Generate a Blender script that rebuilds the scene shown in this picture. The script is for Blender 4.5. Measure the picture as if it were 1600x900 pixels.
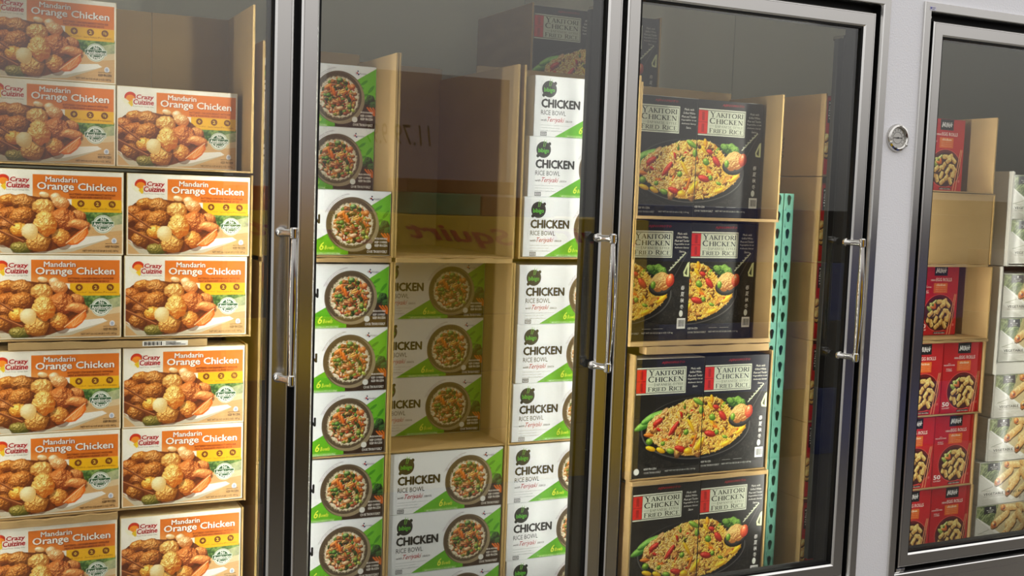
import bpy, bmesh, math, random
import numpy as np
from mathutils import Vector, Matrix

for o in list(bpy.data.objects):
    bpy.data.objects.remove(o)
SC = bpy.context.scene
COL = SC.collection

# ------------------------------------------------------------------ camera
S = 2.26
cam_d = bpy.data.cameras.new('camera'); cam = bpy.data.objects.new('camera', cam_d); COL.objects.link(cam)
yaw, pitch, roll = math.radians(25.8267), math.radians(-4.8174), math.radians(2.0473)
F = Vector((math.sin(yaw)*math.cos(pitch), math.cos(yaw)*math.cos(pitch), math.sin(pitch)))
R0 = Vector((math.cos(yaw), -math.sin(yaw), 0)); U0 = R0.cross(F)
Rr = R0*math.cos(roll) + U0*math.sin(roll); Uu = U0*math.cos(roll) - R0*math.sin(roll)
M = Matrix(((Rr.x, Uu.x, -F.x, 0), (Rr.y, Uu.y, -F.y, -S), (Rr.z, Uu.z, -F.z, 1.55), (0, 0, 0, 1)))
cam.matrix_world = M
cam_d.sensor_fit = 'HORIZONTAL'; cam_d.sensor_width = 36.0; cam_d.lens = 36.0*1730.8/1600
cam_d.clip_start = .02; cam_d.clip_end = 60
SC.camera = cam

# ------------------------------------------------------------------ world, exposure
STORE = 1.3
W = bpy.data.worlds.new('store_light'); SC.world = W; W.use_nodes = True
nt = W.node_tree; nt.nodes.clear()
wo = nt.nodes.new('ShaderNodeOutputWorld'); bg = nt.nodes.new('ShaderNodeBackground')
tcw = nt.nodes.new('ShaderNodeTexCoord'); sx_ = nt.nodes.new('ShaderNodeSeparateXYZ'); rp = nt.nodes.new('ShaderNodeValToRGB')
nt.links.new(tcw.outputs['Generated'], sx_.inputs[0]); nt.links.new(sx_.outputs['Z'], rp.inputs[0])   # height above the horizon: dim aisle, bright roof
rp.color_ramp.elements[0].position = 0.0; rp.color_ramp.elements[0].color = (.30, .29, .28, 1)
rp.color_ramp.elements[1].position = .25; rp.color_ramp.elements[1].color = (1.0, .98, .97, 1)
nt.links.new(rp.outputs[0], bg.inputs[0]); bg.inputs[1].default_value = STORE
nt.links.new(bg.outputs[0], wo.inputs[0])
SC.view_settings.view_transform = 'Standard'; SC.view_settings.look = 'None'
SC.view_settings.exposure = 0.0; SC.view_settings.gamma = 1.0; SC.view_settings.use_curve_mapping = False
LED_STRENGTH = 54.0
LED_COLOUR = (1.0, .98, .915)
PANE_F0 = .065
rng = np.random.default_rng(7); random.seed(7)

# ------------------------------------------------------------------ materials
def lin(c):
    return tuple((x/12.92 if x <= .04045 else ((x+.055)/1.055)**2.4) for x in (v/255 for v in c))
MATS = {}
def mat(name, rgb=(200, 200, 200), rough=.6, metal=0.0, spec=.5, emit=0.0, coat=0.0):
    if name in MATS: return MATS[name]
    m = bpy.data.materials.new(name); m.use_nodes = True
    b = m.node_tree.nodes['Principled BSDF']; c = lin(rgb)+(1,)
    b.inputs['Base Color'].default_value = c; b.inputs['Roughness'].default_value = rough
    b.inputs['Metallic'].default_value = metal; b.inputs['Specular IOR Level'].default_value = spec
    b.inputs['Coat Weight'].default_value = coat; b.inputs['Coat Roughness'].default_value = .12
    if emit:
        b.inputs['Emission Color'].default_value = c; b.inputs['Emission Strength'].default_value = emit
    MATS[name] = m
    return m
def nodes(m): return m.node_tree.nodes, m.node_tree.links, m.node_tree.nodes['Principled BSDF']
def noisy(m, scale, amount, rgb2, detail=4, stretch=(1, 1, 1), bump=0.0, bscale=None, bdist=.002):
    N, L, b = nodes(m)
    tc = N.new('ShaderNodeTexCoord'); mp = N.new('ShaderNodeMapping'); mp.inputs['Scale'].default_value = stretch
    n = N.new('ShaderNodeTexNoise'); n.inputs['Scale'].default_value = scale; n.inputs['Detail'].default_value = detail
    r = N.new('ShaderNodeMapRange'); r.inputs[1].default_value = .35; r.inputs[2].default_value = .65; r.inputs[4].default_value = amount
    mx = N.new('ShaderNodeMix'); mx.data_type = 'RGBA'
    mx.inputs[6].default_value = b.inputs['Base Color'].default_value; mx.inputs[7].default_value = lin(rgb2)+(1,)
    L.new(tc.outputs['Object'], mp.inputs[0]); L.new(mp.outputs[0], n.inputs['Vector']); L.new(n.outputs[0], r.inputs[0])
    L.new(r.outputs[0], mx.inputs[0]); L.new(mx.outputs[2], b.inputs['Base Color'])
    if bump:
        n2 = N.new('ShaderNodeTexNoise'); n2.inputs['Scale'].default_value = bscale or scale; n2.inputs['Detail'].default_value = 3
        bp = N.new('ShaderNodeBump'); bp.inputs['Strength'].default_value = bump; bp.inputs['Distance'].default_value = bdist
        L.new(mp.outputs[0], n2.inputs['Vector']); L.new(n2.outputs[0], bp.inputs['Height']); L.new(bp.outputs[0], b.inputs['Normal'])
    return m
CARD = noisy(mat('kraft_cardboard', (182, 152, 104), .85, spec=.2), 9, .5, (172, 142, 96), stretch=(1, 1, 2))
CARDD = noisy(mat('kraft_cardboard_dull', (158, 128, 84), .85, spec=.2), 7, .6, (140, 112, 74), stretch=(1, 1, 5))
m = mat('corrugated_cut_edge', (206, 178, 124), .85, spec=.2)
N, L, b = nodes(m)
tc = N.new('ShaderNodeTexCoord'); mp = N.new('ShaderNodeMapping'); mp.inputs['Scale'].default_value = (1, 1, 1)
wv = N.new('ShaderNodeTexWave'); wv.wave_type = 'BANDS'; wv.bands_direction = 'DIAGONAL'; wv.inputs['Scale'].default_value = 150; wv.inputs['Distortion'].default_value = 4
mx = N.new('ShaderNodeMix'); mx.data_type = 'RGBA'; mx.inputs[6].default_value = lin((158, 126, 76))+(1,); mx.inputs[7].default_value = lin((208, 178, 118))+(1,)
L.new(tc.outputs['Object'], mp.inputs[0]); L.new(mp.outputs[0], wv.inputs['Vector']); L.new(wv.outputs[1], mx.inputs[0]); L.new(mx.outputs[2], b.inputs['Base Color'])
EDGE = m
WHITECARD = noisy(mat('white_cardboard', (226, 224, 214), .7, spec=.3), 6, .5, (205, 203, 196))
ALU = noisy(mat('satin_aluminium', (190, 188, 184), .2, 1.0), 3, .5, (172, 170, 168), stretch=(.6, .6, .05))
ALUE = mat('bright_aluminium_edge', (226, 225, 222), .22, 1.0)
CHROME = mat('polished_chrome', (205, 203, 198), .07, 1.0)
BLACK = mat('black_rubber', (9, 9, 9), .6, spec=.25)
HOUS = mat('black_lamp_housing', (30, 31, 29), .4, spec=.4)
m = mat('stucco_embossed_panel', (232, 233, 238), .45, spec=.4)
N, L, b = nodes(m)
tc = N.new('ShaderNodeTexCoord'); vz = N.new('ShaderNodeTexNoise'); vz.inputs['Scale'].default_value = 210; vz.inputs['Detail'].default_value = 2
bp = N.new('ShaderNodeBump'); bp.inputs['Strength'].default_value = .55; bp.inputs['Distance'].default_value = .0015
L.new(tc.outputs['Object'], vz.inputs['Vector']); L.new(vz.outputs[0], bp.inputs['Height']); L.new(bp.outputs[0], b.inputs['Normal'])
STUCCO = m
INNER = noisy(mat('freezer_inner_panel', (232, 231, 214), .5, spec=.3), 2, .4, (224, 223, 206))
DECK = noisy(mat('freezer_floor_plate', (120, 120, 116), .6), 5, .5, (100, 100, 98))
STOREFLOOR = noisy(mat('polished_concrete', (120, 116, 108), .35), 1.2, .7, (96, 92, 84))
TEAL = noisy(mat('teal_powder_coat', (98, 160, 140), .32, spec=.5), 14, .5, (110, 170, 150), stretch=(1, 1, .2))
PAPERW = mat('white_paper', (240, 238, 230), .6)
INKK = mat('ink_black', (22, 22, 24), .45)
m = bpy.data.materials.new('door_glass'); m.use_nodes = True; MATS['door_glass'] = m
N, L = m.node_tree.nodes, m.node_tree.links; N.clear()
o_ = N.new('ShaderNodeOutputMaterial'); ms = N.new('ShaderNodeMixShader'); tr = N.new('ShaderNodeBsdfTransparent'); gl = N.new('ShaderNodeBsdfGlossy')
gl.inputs['Roughness'].default_value = 0.0; gl.inputs['Color'].default_value = (1, 1, 1, 1); tr.inputs['Color'].default_value = (.79, .795, .775, 1)
ge = N.new('ShaderNodeNewGeometry'); dt = N.new('ShaderNodeVectorMath'); dt.operation = 'DOT_PRODUCT'
ab = N.new('ShaderNodeMath'); ab.operation = 'ABSOLUTE'; om = N.new('ShaderNodeMath'); om.operation = 'SUBTRACT'; om.inputs[0].default_value = 1
pw = N.new('ShaderNodeMath'); pw.operation = 'POWER'; pw.inputs[1].default_value = 5
ma = N.new('ShaderNodeMath'); ma.operation = 'MULTIPLY_ADD'; ma.inputs[1].default_value = 1-PANE_F0; ma.inputs[2].default_value = PANE_F0
L.new(ge.outputs['Incoming'], dt.inputs[0]); L.new(ge.outputs['Normal'], dt.inputs[1]); L.new(dt.outputs['Value'], ab.inputs[0])
L.new(ab.outputs[0], om.inputs[1]); L.new(om.outputs[0], pw.inputs[0]); L.new(pw.outputs[0], ma.inputs[0]); L.new(ma.outputs[0], ms.inputs[0])
L.new(tr.outputs[0], ms.inputs[1]); L.new(gl.outputs[0], ms.inputs[2]); L.new(ms.outputs[0], o_.inputs[0])
GLASS = m
m = bpy.data.materials.new('led_diffuser'); m.use_nodes = True; MATS['led_diffuser'] = m
N, L = m.node_tree.nodes, m.node_tree.links; N.clear()
o_ = N.new('ShaderNodeOutputMaterial'); em = N.new('ShaderNodeEmission'); em.inputs[0].default_value = LED_COLOUR+(1,); em.inputs[1].default_value = LED_STRENGTH
L.new(em.outputs[0], o_.inputs[0]); LED = m
def led(gain):      # strength set per diffuser to balance the light on each stack
    n = 'led_diffuser_%d' % round(gain*100)
    if n not in MATS:
        MATS[n] = LED.copy(); MATS[n].name = n
        for q in MATS[n].node_tree.nodes:
            if q.type == 'EMISSION': q.inputs[1].default_value = LED_STRENGTH*gain
    return MATS[n]
def print_mat(name, rough, coat):
    m = mat(name, (255, 255, 255), rough, spec=.35, coat=coat)
    N, L, b = nodes(m); at = N.new('ShaderNodeAttribute'); at.attribute_name = 'ink'
    L.new(at.outputs['Color'], b.inputs['Base Color']); return m
PRINT = print_mat('printed_carton', .5, .15)
PRINTG = print_mat('printed_carton_gloss', .34, .3)
def ink(rgb):
    return mat('ink_%02x%02x%02x' % rgb, rgb, .5, spec=.35, coat=.15)

# ------------------------------------------------------------------ mesh helpers
class MB:
    def __init__(s): s.v, s.f, s.m, s.mats = [], [], [], []
    def mi(s, m):
        if m not in s.mats: s.mats.append(m)
        return s.mats.index(m)
    def add(s, vs, fs, m):
        k = s.mi(m); n = len(s.v); s.v += [tuple(v) for v in vs]
        for f in fs: s.f.append(tuple(n+i for i in f)); s.m.append(k)
    def box(s, x0, x1, y0, y1, z0, z1, m, bev=0.0):
        bm = bmesh.new(); bmesh.ops.create_cube(bm, size=1)
        for v in bm.verts: v.co = Vector((x0+(v.co.x+.5)*(x1-x0), y0+(v.co.y+.5)*(y1-y0), z0+(v.co.z+.5)*(z1-z0)))
        if bev: bmesh.ops.bevel(bm, geom=bm.edges[:], offset=bev, segments=2, affect='EDGES', profile=.6)
        bm.verts.index_update()
        s.add([v.co[:] for v in bm.verts], [[v.index for v in f.verts] for f in bm.faces], m); bm.free()
    def prism(s, pts, y0, y1, m):
        """polygon in x, z pushed from y0 to y1"""
        n = len(pts)
        s.add([(x, y0, z) for x, z in pts]+[(x, y1, z) for x, z in pts],
              [list(range(n)), list(range(2*n-1, n-1, -1))]+[[i, i+n, (i+1) % n+n, (i+1) % n] for i in range(n)], m)
    def tube(s, pts, rad, m, n=12, sx=1.0):
        vs, fs = [], []
        P = [Vector(p) for p in pts]
        for i, p in enumerate(P):
            t = (P[min(i+1, len(P)-1)]-P[max(i-1, 0)]).normalized()
            a = t.cross(Vector((0, 1, 0)) if abs(t.y) < .8 else Vector((1, 0, 0))).normalized(); c = t.cross(a)
            r = rad[i] if isinstance(rad, (list, tuple)) else rad
            for k in range(n):
                w = 2*math.pi*k/n; vs.append(p+a*math.cos(w)*r*sx+c*math.sin(w)*r)
        for i in range(len(P)-1):
            for k in range(n): fs.append((i*n+k, i*n+(k+1) % n, (i+1)*n+(k+1) % n, (i+1)*n+k))
        fs.append(tuple(range(n-1, -1, -1))); fs.append(tuple((len(P)-1)*n+k for k in range(n)))
        s.add(vs, fs, m)
    def lathe(s, prof, cx, cz, m, n=40):
        """profile of (radius, y) turned about the y axis"""
        vs, fs = [], []
        for r, y in prof:
            for k in range(n):
                w = 2*math.pi*k/n; vs.append((cx+r*math.cos(w), y, cz+r*math.sin(w)))
        for i in range(len(prof)-1):
            for k in range(n): fs.append((i*n+k, (i+1)*n+k, (i+1)*n+(k+1) % n, i*n+(k+1) % n))
        s.add(vs, fs, m)
    def ring(s, x0, x1, z0, z1, prof, m):
        """mitred rectangular frame; profile of (inset, y)"""
        vs, fs = [], []
        for d, y in prof: vs += [(x0+d, y, z0+d), (x1-d, y, z0+d), (x1-d, y, z1-d), (x0+d, y, z1-d)]
        for i in range(len(prof)-1):
            for k in range(4): fs.append((i*4+k, i*4+(k+1) % 4, (i+1)*4+(k+1) % 4, (i+1)*4+k))
        s.add(vs, fs, m)
    def mesh(s, name, smooth=False):
        me = bpy.data.meshes.new(name); me.from_pydata(s.v, [], s.f)
        for m in s.mats: me.materials.append(m)
        me.polygons.foreach_set('material_index', s.m)
        if smooth:
            me.polygons.foreach_set('use_smooth', [True]*len(me.polygons))
        me.update(); return me
    def build(s, name, parent=None, smooth=False):
        o = bpy.data.objects.new(name, s.mesh(name, smooth)); COL.objects.link(o)
        if parent: o.parent = parent
        if smooth:
            md = o.modifiers.new('edges', 'EDGE_SPLIT'); md.split_angle = math.radians(35)
        return o
def tag(o, label=None, cat=None, group=None, kind=None):
    for k, v in (('label', label), ('category', cat), ('group', group), ('kind', kind)):
        if v: o[k] = v
    return o
def thing(name, label, cat, loc=(0, 0, 0), group=None, rot=(0, 0, 0)):
    o = bpy.data.objects.new(name, None); COL.objects.link(o); o.location = loc; o.rotation_euler = rot; o.empty_display_size = .05
    return tag(o, label, cat, group)
def dup(root, label, loc, rot=(0, 0, 0)):
    r = root.copy(); COL.objects.link(r); r.location = loc; r.rotation_euler = rot; r['label'] = label
    for ch in list(root.children):
        c = ch.copy(); COL.objects.link(c); c.parent = r
        for g in list(ch.children):
            d = g.copy(); COL.objects.link(d); d.parent = c
    return r
def struct(name, mb):
    return tag(mb.build(name), kind='structure')

# ------------------------------------------------------------------ the room and the freezer front
f_ = MB(); f_.box(-3, 8, -6.5, .09, -.1, 0, STOREFLOOR); struct('floor', f_)
GLX = .095
w = MB()
w.box(2.1719, 2.2916, 0, GLX, .30, 2.75, STUCCO)
w.box(-1.0, 2.1719, 0, GLX, 2.106, 2.75, STUCCO); w.box(2.2916, 5.2, 0, GLX, 2.106, 2.75, STUCCO)
w.box(3.175, 5.2, 0, GLX, .30, 2.106, STUCCO); w.box(-1.0, -.26, 0, GLX, .30, 2.106, STUCCO)
struct('wall_front', w)
w = MB(); w.box(-1.0, 5.2, -.004, GLX, 0, .30, ALU); w.box(-.26, 3.175, -.003, GLX, .30, .5, ALU, .002); struct('baseboard_front', w)
w = MB()
for i in range(7): w.box(-1.0+i*.92, -1.0+(i+1)*.92-.004, 1.35, 1.45, 0, 2.75, INNER, .001)
struct('wall_back', w)
w = MB(); w.box(-1.1, -1.0, 0, 1.8, 0, 2.75, INNER); struct('wall_left', w)
w = MB(); w.box(5.44, 5.54, 0, 1.8, 0, 2.75, INNER); w.box(5.2, 5.54, 0, GLX, 0, 2.75, INNER); struct('wall_right', w)
w = MB(); w.box(-1.1, 5.54, 0, 1.8, 2.75, 2.85, INNER); struct('ceiling', w)
w = MB(); w.box(-1.0, 5.44, GLX, 1.7, .30, .449, DECK); struct('trim_1', w)

def surround(name, x0, x1, z0, z1, mulls):
    w = MB()
    w.ring(x0, x1, z0, z1, [(0, 0), (0, -.006), (.0015, -.0075)], ALUE)
    w.ring(x0, x1, z0, z1, [(.0015, -.0075), (.0225, -.0075)], ALU)
    w.ring(x0, x1, z0, z1, [(.0225, -.0075), (.0245, -.005), (.0272, .002)], ALUE)
    w.ring(x0, x1, z0, z1, [(.0272, .002), (.0272, .03), (.06, .03), (.06, GLX), (0, GLX), (0, 0)], BLACK)
    for a, b in mulls: w.box(a, b, .03, GLX, z0+.05, z1-.05, BLACK)
    return struct(name, w)
surround('trim_2', -.260, 2.1719, .5, 2.106, [(.555, .623), (1.329, 1.397)])
t3 = surround('trim_3', 2.2916, 3.175, .5, 2.106, [])
w = MB(); w.box(2.308, 2.329, -.0083, -.0076, 2.0842, 2.0944, mat('sticker_lilac', (206, 205, 224), .4))
w.box(2.3095, 2.314, -.0087, -.0083, 2.0875, 2.0925, ink((64, 66, 150)))
for k in range(2): w.box(2.3155, 2.326-k*.002, -.0087, -.0083, 2.0905-k*.004, 2.0918-k*.004, ink((70, 70, 84)))
st = w.build('maker_sticker', t3); st['label'] = 'small pale lilac sticker with blue mark'
w = MB()
for k in range(2): w.box(2.3225+k*.0065, 2.3275+k*.0065, .010, .03, 2.066, 2.0725, ALU, .0006)
w.build('hinge_bracket', t3)

def door(label, x0, x1, handle_x=None, hinge=False):
    z0, z1 = .5398, 2.0585
    d = thing('freezer_door', label, 'door', ((x0+x1)/2, 0, z0), 'glass freezer doors'); d['kind'] = 'thing'; X0, X1, Z1 = x0-(x0+x1)/2, x1-(x0+x1)/2, z1-z0
    w = MB()
    w.ring(X0, X1, 0, Z1, [(0, .028), (0, .002), (.0025, 0), (.0042, 0)], ALUE)
    w.ring(X0, X1, 0, Z1, [(.0042, 0), (.0048, .0012), (.0056, .0012), (.006, 0), (.0335, 0)], ALU)
    w.ring(X0, X1, 0, Z1, [(.0335, 0), (.036, .0025), (.0378, .0045)], ALUE)
    w.ring(X0, X1, 0, Z1, [(.0378, .0045), (.0378, .012), (.046, .028), (0, .028)], BLACK)
    w.build('door_frame', d)
    w = MB(); w.ring(X0, X1, 0, Z1, [(.0375, .006), (.0425, .0062), (.0425, .018), (.0375, .018), (.0375, .006)], BLACK)
    w.build('gasket', d)
    w = MB(); w.box(X0+.042, X1-.042, .0125, .0165, .042, Z1-.042, GLASS); w.build('glass_pane', d)
    if handle_x:
        hx = handle_x-(x0+x1)/2; zt, zb = 1.462-z0, 1.148-z0; sx = hx-.016
        w = MB(); k = 12; pts, rad = [], []
        for i in range(k+1):
            t = i/k; pts.append((hx, -.045-.004*math.sin(math.pi*t), zb+(zt-zb)*t)); rad.append(.0056+.0042*math.sin(math.pi*t)**1.5)
        w.tube(pts, rad, CHROME, 16)
        h = w.build('handle', d, True)
        for zz in (zt-.006, zb+.006):
            w = MB(); w.tube([(sx, .0005, zz), (sx, -.004, zz), (sx+.001, -.007, zz), (sx+.006, -.024, zz), (hx, -.045, zz)], [.0105, .0105, .008, .0075, .0078], CHROME, 16)
            w.tube([(hx, -.045, zz-.012), (hx, -.045, zz-.009), (hx, -.045, zz+.009), (hx, -.045, zz+.012)], [.006, .0085, .0085, .006], CHROME, 16)
            w.build('handle_mount', h, True)
    if hinge:
        w = MB(); w.box(X0+.0, X0+.030, .004, .026, -.0135, -.0045, ALU, .0015); w.box(X0-.004, X0+.012, .002, .02, -.0150, -.0035, ALUE, .0015); w.build('hinge', d)
    return d
door('glass freezer door in front of the orange chicken boxes, chrome pull on right stile', -.1790, .5808, .577)
door('glass freezer door in front of the stacked white and green rice bowl boxes', .5966, 1.3560, 1.3275)
door('glass freezer door in front of the black fried rice boxes, beside white wall column', 1.3696, 2.1289, 2.0855)
door('glass freezer door right of the round thermometer, over the red egg roll boxes', 2.3346, 3.0940, None, True)

def lamp(label, x, sides):
    d = thing('led_light_fixture', label, 'lamp', (x, GLX, .56), 'upright case lights behind the door posts'); H = 1.44
    w = MB(); w.box(-.038, .038, .004, .022, 0, H, HOUS, .003); w.box(-.013, .013, .022, .042, 0, H, HOUS, .002); w.box(-.02, .02, 0, .004, 0, H, HOUS)
    w.build('housing', d)
    for sd, gain in sides:
        w = MB(); a = sd*.0135; e = sd*.0140
        w.add([(a, .0235, .02), (e+sd*.003, .030, .02), (e, .0405, .02), (a, .0235, H-.02), (e+sd*.003, .030, H-.02), (e, .0405, H-.02)], [(0, 1, 4, 3), (1, 2, 5, 4)], led(gain))
        w.build('diffuser', d)
    w = MB(); w.box(-.022, .022, .003, .045, H, H+.012, CHROME, .003); w.build('end_clip', d)
lamp('upright light behind the left edge of the orange chicken door', -.20, ((1, 1.7),))
lamp('black upright light behind the post between chicken and rice bowl doors', .5887, ((-1, 1.45), (1, 1.0)))
lamp('black upright light behind the post between rice bowl and fried rice doors', 1.3628, ((-1, .72), (1, 1.5)))
lamp('black upright light fixture behind the right edge of the fried rice door', 2.131, ((-1, 2.0),))
lamp('upright light behind the left edge of the egg roll door', 2.345, ((1, 1.9),))
lamp('upright light behind the far edge of the egg roll door', 3.11, ((-1, .62),))

# dial thermometer on the white column
d = thing('dial_thermometer', 'round chrome dial thermometer on the white embossed wall column', 'thermometer', (2.226, 0, 1.7385))
w = MB(); w.lathe([(.0375, 0), (.0375, -.004), (.035, -.009), (.030, -.0105), (.027, -.008), (.0265, -.004)], 0, 0, CHROME); w.build('bezel', d, True)
w = MB(); w.lathe([(.0268, -.003), (.0001, -.003)], 0, 0, mat('dial_silver', (196, 194, 188), .35, .6)); w.build('dial_face', d)
w = MB(); w.lathe([(.0160, -.0034), (.0152, -.0034)], 0, 0, INKK)
for k in range(11):
    a = math.radians(-40+k*26); c, s_ = math.cos(a), math.sin(a)
    w.add([(c*.019-s_*.0006, -.0034, s_*.019+c*.0006), (c*.019+s_*.0006, -.0034, s_*.019-c*.0006), (c*.023+s_*.0006, -.0034, s_*.023-c*.0006), (c*.023-s_*.0006, -.0034, s_*.023+c*.0006)], [(0, 1, 2, 3)], INKK)
w.build('scale_marks', d)
w = MB(); w.box(-.014, .016, -.0048, -.0040, -.0008, .0008, INKK); w.lathe([(.0025, -.0055), (.0001, -.0055)], 0, 0, INKK, 12); w.build('needle', d)
for a in (85, 205, 325):
    w = MB(); c = math.radians(a); w.lathe([(.0042, -.008), (.0042, -.0115), (.003, -.0128), (.0001, -.013)], .0318*math.cos(c), .0318*math.sin(c), CHROME, 14); w.build('clip', d, True)

# ------------------------------------------------------------------ painter for the printed package pictures
def fbm(h, w_, sc, seed=0, oct_=4):
    r = np.random.default_rng(seed); out = np.zeros((h, w_)); amp = 1; tot = 0
    for o in range(oct_):
        gh, gw = int(h/sc)+3, int(w_/sc)+3; g = r.random((gh, gw))
        y = np.arange(h)/sc; x = np.arange(w_)/sc; yi, xi = y.astype(int), x.astype(int)
        fy = (y-yi)[:, None]; fx = (x-xi)[None, :]; fy = fy*fy*(3-2*fy); fx = fx*fx*(3-2*fx)
        a = g[np.ix_(yi, xi)]; b = g[np.ix_(yi, xi+1)]; c = g[np.ix_(yi+1, xi)]; d_ = g[np.ix_(yi+1, xi+1)]
        out += amp*((a*(1-fx)+b*fx)*(1-fy)+(c*(1-fx)+d_*fx)*fy); tot += amp; amp *= .55; sc = max(sc/2, 1)
    return out/tot
class Art:
    """a small picture in 0..1 coordinates, v downwards; aspect = width / height"""
    def __init__(s, w_, h, rgb):
        s.w, s.h = w_, h; s.a = np.ones((h, w_, 3))*np.array(rgb)/255
        s.U, s.V = np.meshgrid((np.arange(w_)+.0)/(w_-1), (np.arange(h)+.0)/(h-1)); s.asp = w_/h
        s.X = s.U*s.asp; s.Y = s.V; s.px = 1.0/h
        s.n1 = fbm(h, w_, 14, 1); s.n2 = fbm(h, w_, 5, 2); s.n3 = fbm(h, w_, 2.2, 3, 2)
    def put(s, m, rgb, al=1.0):
        c = np.asarray(rgb, float)
        if c.max() > 1.5: c = c/255
        m = np.clip(m, 0, 1)[..., None]*al; s.a = s.a*(1-m)+c*m
    def rect(s, u0, v0, u1, v1, rgb, al=1.0):
        e = s.px*.7
        m = np.clip((s.X-u0*s.asp)/e+.5, 0, 1)*np.clip((u1*s.asp-s.X)/e+.5, 0, 1)*np.clip((s.Y-v0)/e+.5, 0, 1)*np.clip((v1-s.Y)/e+.5, 0, 1)
        s.put(m, rgb, al)
    def polym(s, pts):
        ins = np.zeros(s.X.shape, bool); dist = np.full(s.X.shape, 9.0); n = len(pts)
        for i in range(n):
            x0, y0 = pts[i][0]*s.asp, pts[i][1]; x1, y1 = pts[(i+1) % n][0]*s.asp, pts[(i+1) % n][1]
            if y0 != y1:
                c = (y0 > s.Y) != (y1 > s.Y); ins ^= c & (s.X < (x1-x0)*(s.Y-y0)/(y1-y0)+x0)
            dx, dy = x1-x0, y1-y0; q = max(dx*dx+dy*dy, 1e-9)
            t = np.clip(((s.X-x0)*dx+(s.Y-y0)*dy)/q, 0, 1); dist = np.minimum(dist, np.hypot(s.X-x0-t*dx, s.Y-y0-t*dy))
        return np.clip(np.where(ins, dist, -dist)/(s.px*.8)+.5, 0, 1)
    def poly(s, pts, rgb, al=1.0): s.put(s.polym(pts), rgb, al)
    def line(s, u0, v0, u1, v1, wd, rgb, al=1.0):
        x0, x1 = u0*s.asp, u1*s.asp; dx, dy = x1-x0, v1-v0; q = max(dx*dx+dy*dy, 1e-9)
        t = np.clip(((s.X-x0)*dx+(s.Y-v0)*dy)/q, 0, 1); d_ = np.hypot(s.X-x0-t*dx, s.Y-v0-t*dy)
        s.put(np.clip((wd-d_)/(s.px*.8)+.5, 0, 1), rgb, al)
    def ell(s, u, v, rx, ry, rot=0.0):
        dx, dy = s.X-u*s.asp, s.Y-v; c, n = math.cos(rot), math.sin(rot)
        return (dx*c+dy*n)/rx, (-dx*n+dy*c)/ry
    def disc(s, u, v, rx, ry, rgb, al=1.0, rot=0.0):
        a, b = s.ell(u, v, rx, ry, rot); s.put((1-np.hypot(a, b))*min(rx, ry)/(s.px*.8)+.5, rgb, al)
    def lump(s, u, v, rx, ry, rot, hi, lo, bump=.55, wob=.16, gloss=.5, soft=1.0):
        """a rounded piece of food as the package's photograph shows it"""
        a, b = s.ell(u, v, rx, ry, rot); r = np.hypot(a, b)+wob*2*(s.n1-.5)
        k = np.clip((1-r)*min(rx, ry)/(s.px*soft)+.5, 0, 1)
        z = np.sqrt(np.clip(1-np.minimum(r, 1)**2, 0, 1))
        hmap = z*min(rx, ry)+bump*.10*min(rx, ry)*(s.n2*1.6+s.n3*.6)
        gy, gx = np.gradient(hmap, s.px); nz = 1/np.sqrt(1+gx*gx+gy*gy); nx, ny = -gx*nz, -gy*nz
        lam = np.clip(.25*-nx*1.0+-.62*ny*-1.0*-1.0+.0, -1, 1)*0+np.clip(-.38*nx-.60*ny+.70*nz, 0, 1)
        sp = np.clip(-.25*nx-.45*ny+.86*nz, 0, 1)**22*gloss
        t = np.clip(lam**1.25*1.15+.25*(s.n2-.5), 0, 1)[..., None]
        c = (np.array(lo)*(1-t)+np.array(hi)*t)/255+sp[..., None]
        s.put(np.clip(k, 0, 1), np.zeros(3)) if False else None
        kk = k[..., None]; s.a = s.a*(1-kk)+np.clip(c, 0, 1)*kk
    def roll(s, u, v, ln, rd, rot, hi, lo, gloss=.12):
        """a short fried roll: a cylinder with blunt ends, lit from above"""
        dx, dy = s.X-u*s.asp, s.Y-v; c, n = math.cos(rot), math.sin(rot); a = dx*c+dy*n; b = -dx*n+dy*c
        b = b+rd*.35*(s.n1-.5); ea = np.abs(a)+ln*.25*(s.n2-.5); q = ((np.abs(b)/rd)**2.6+(np.clip(ea/ln, 0, None))**5)**(1/2.6)
        k = np.clip((1-q)*rd/(s.px*.9)+.5, 0, 1)[..., None]; up = -1 if c > 0 else 1
        t = np.clip(.72+.42*up*(b/rd)*.9-.35*np.clip(np.abs(b)/rd-.55, 0, 1)+.9*(s.n2-.5)+.5*(s.n3-.5), 0, 1)
        t = t*(1-.35*np.clip((ea/ln-.78)/.2, 0, 1)); t = t[..., None]
        col = (np.array(lo)*(1-t)+np.array(hi)*t)/255+gloss*(np.clip(t-.85, 0, 1)*3)
        s.a = s.a*(1-k)+np.clip(col, 0, 1)*k
    def leafy(s, mask, dark, light):
        t = np.clip((s.n2*.6+s.n1*.4-.32)*2.6, 0, 1)[..., None]
        k = np.clip(mask, 0, 1)[..., None]; s.a = s.a*(1-k)+((np.array(dark)*(1-t)+np.array(light)*t)/255)*k
    def mesh(s, name, w_, h, m, x0=None, y=-.0006):
        xs = np.linspace(-w_/2, w_/2, s.w); zs = np.linspace(h, 0, s.h)
        gx, gz = np.meshgrid(xs, zs); co = np.stack([gx, np.full(gx.shape, y), gz], -1).reshape(-1, 3)
        i = np.arange(s.w*s.h).reshape(s.h, s.w)
        q = np.stack([i[1:, :-1], i[1:, 1:], i[:-1, 1:], i[:-1, :-1]], -1).reshape(-1, 4)
        me = bpy.data.meshes.new(name); me.vertices.add(len(co)); me.vertices.foreach_set('co', co.ravel())
        me.loops.add(q.size); me.loops.foreach_set('vertex_index', q.ravel())
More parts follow.
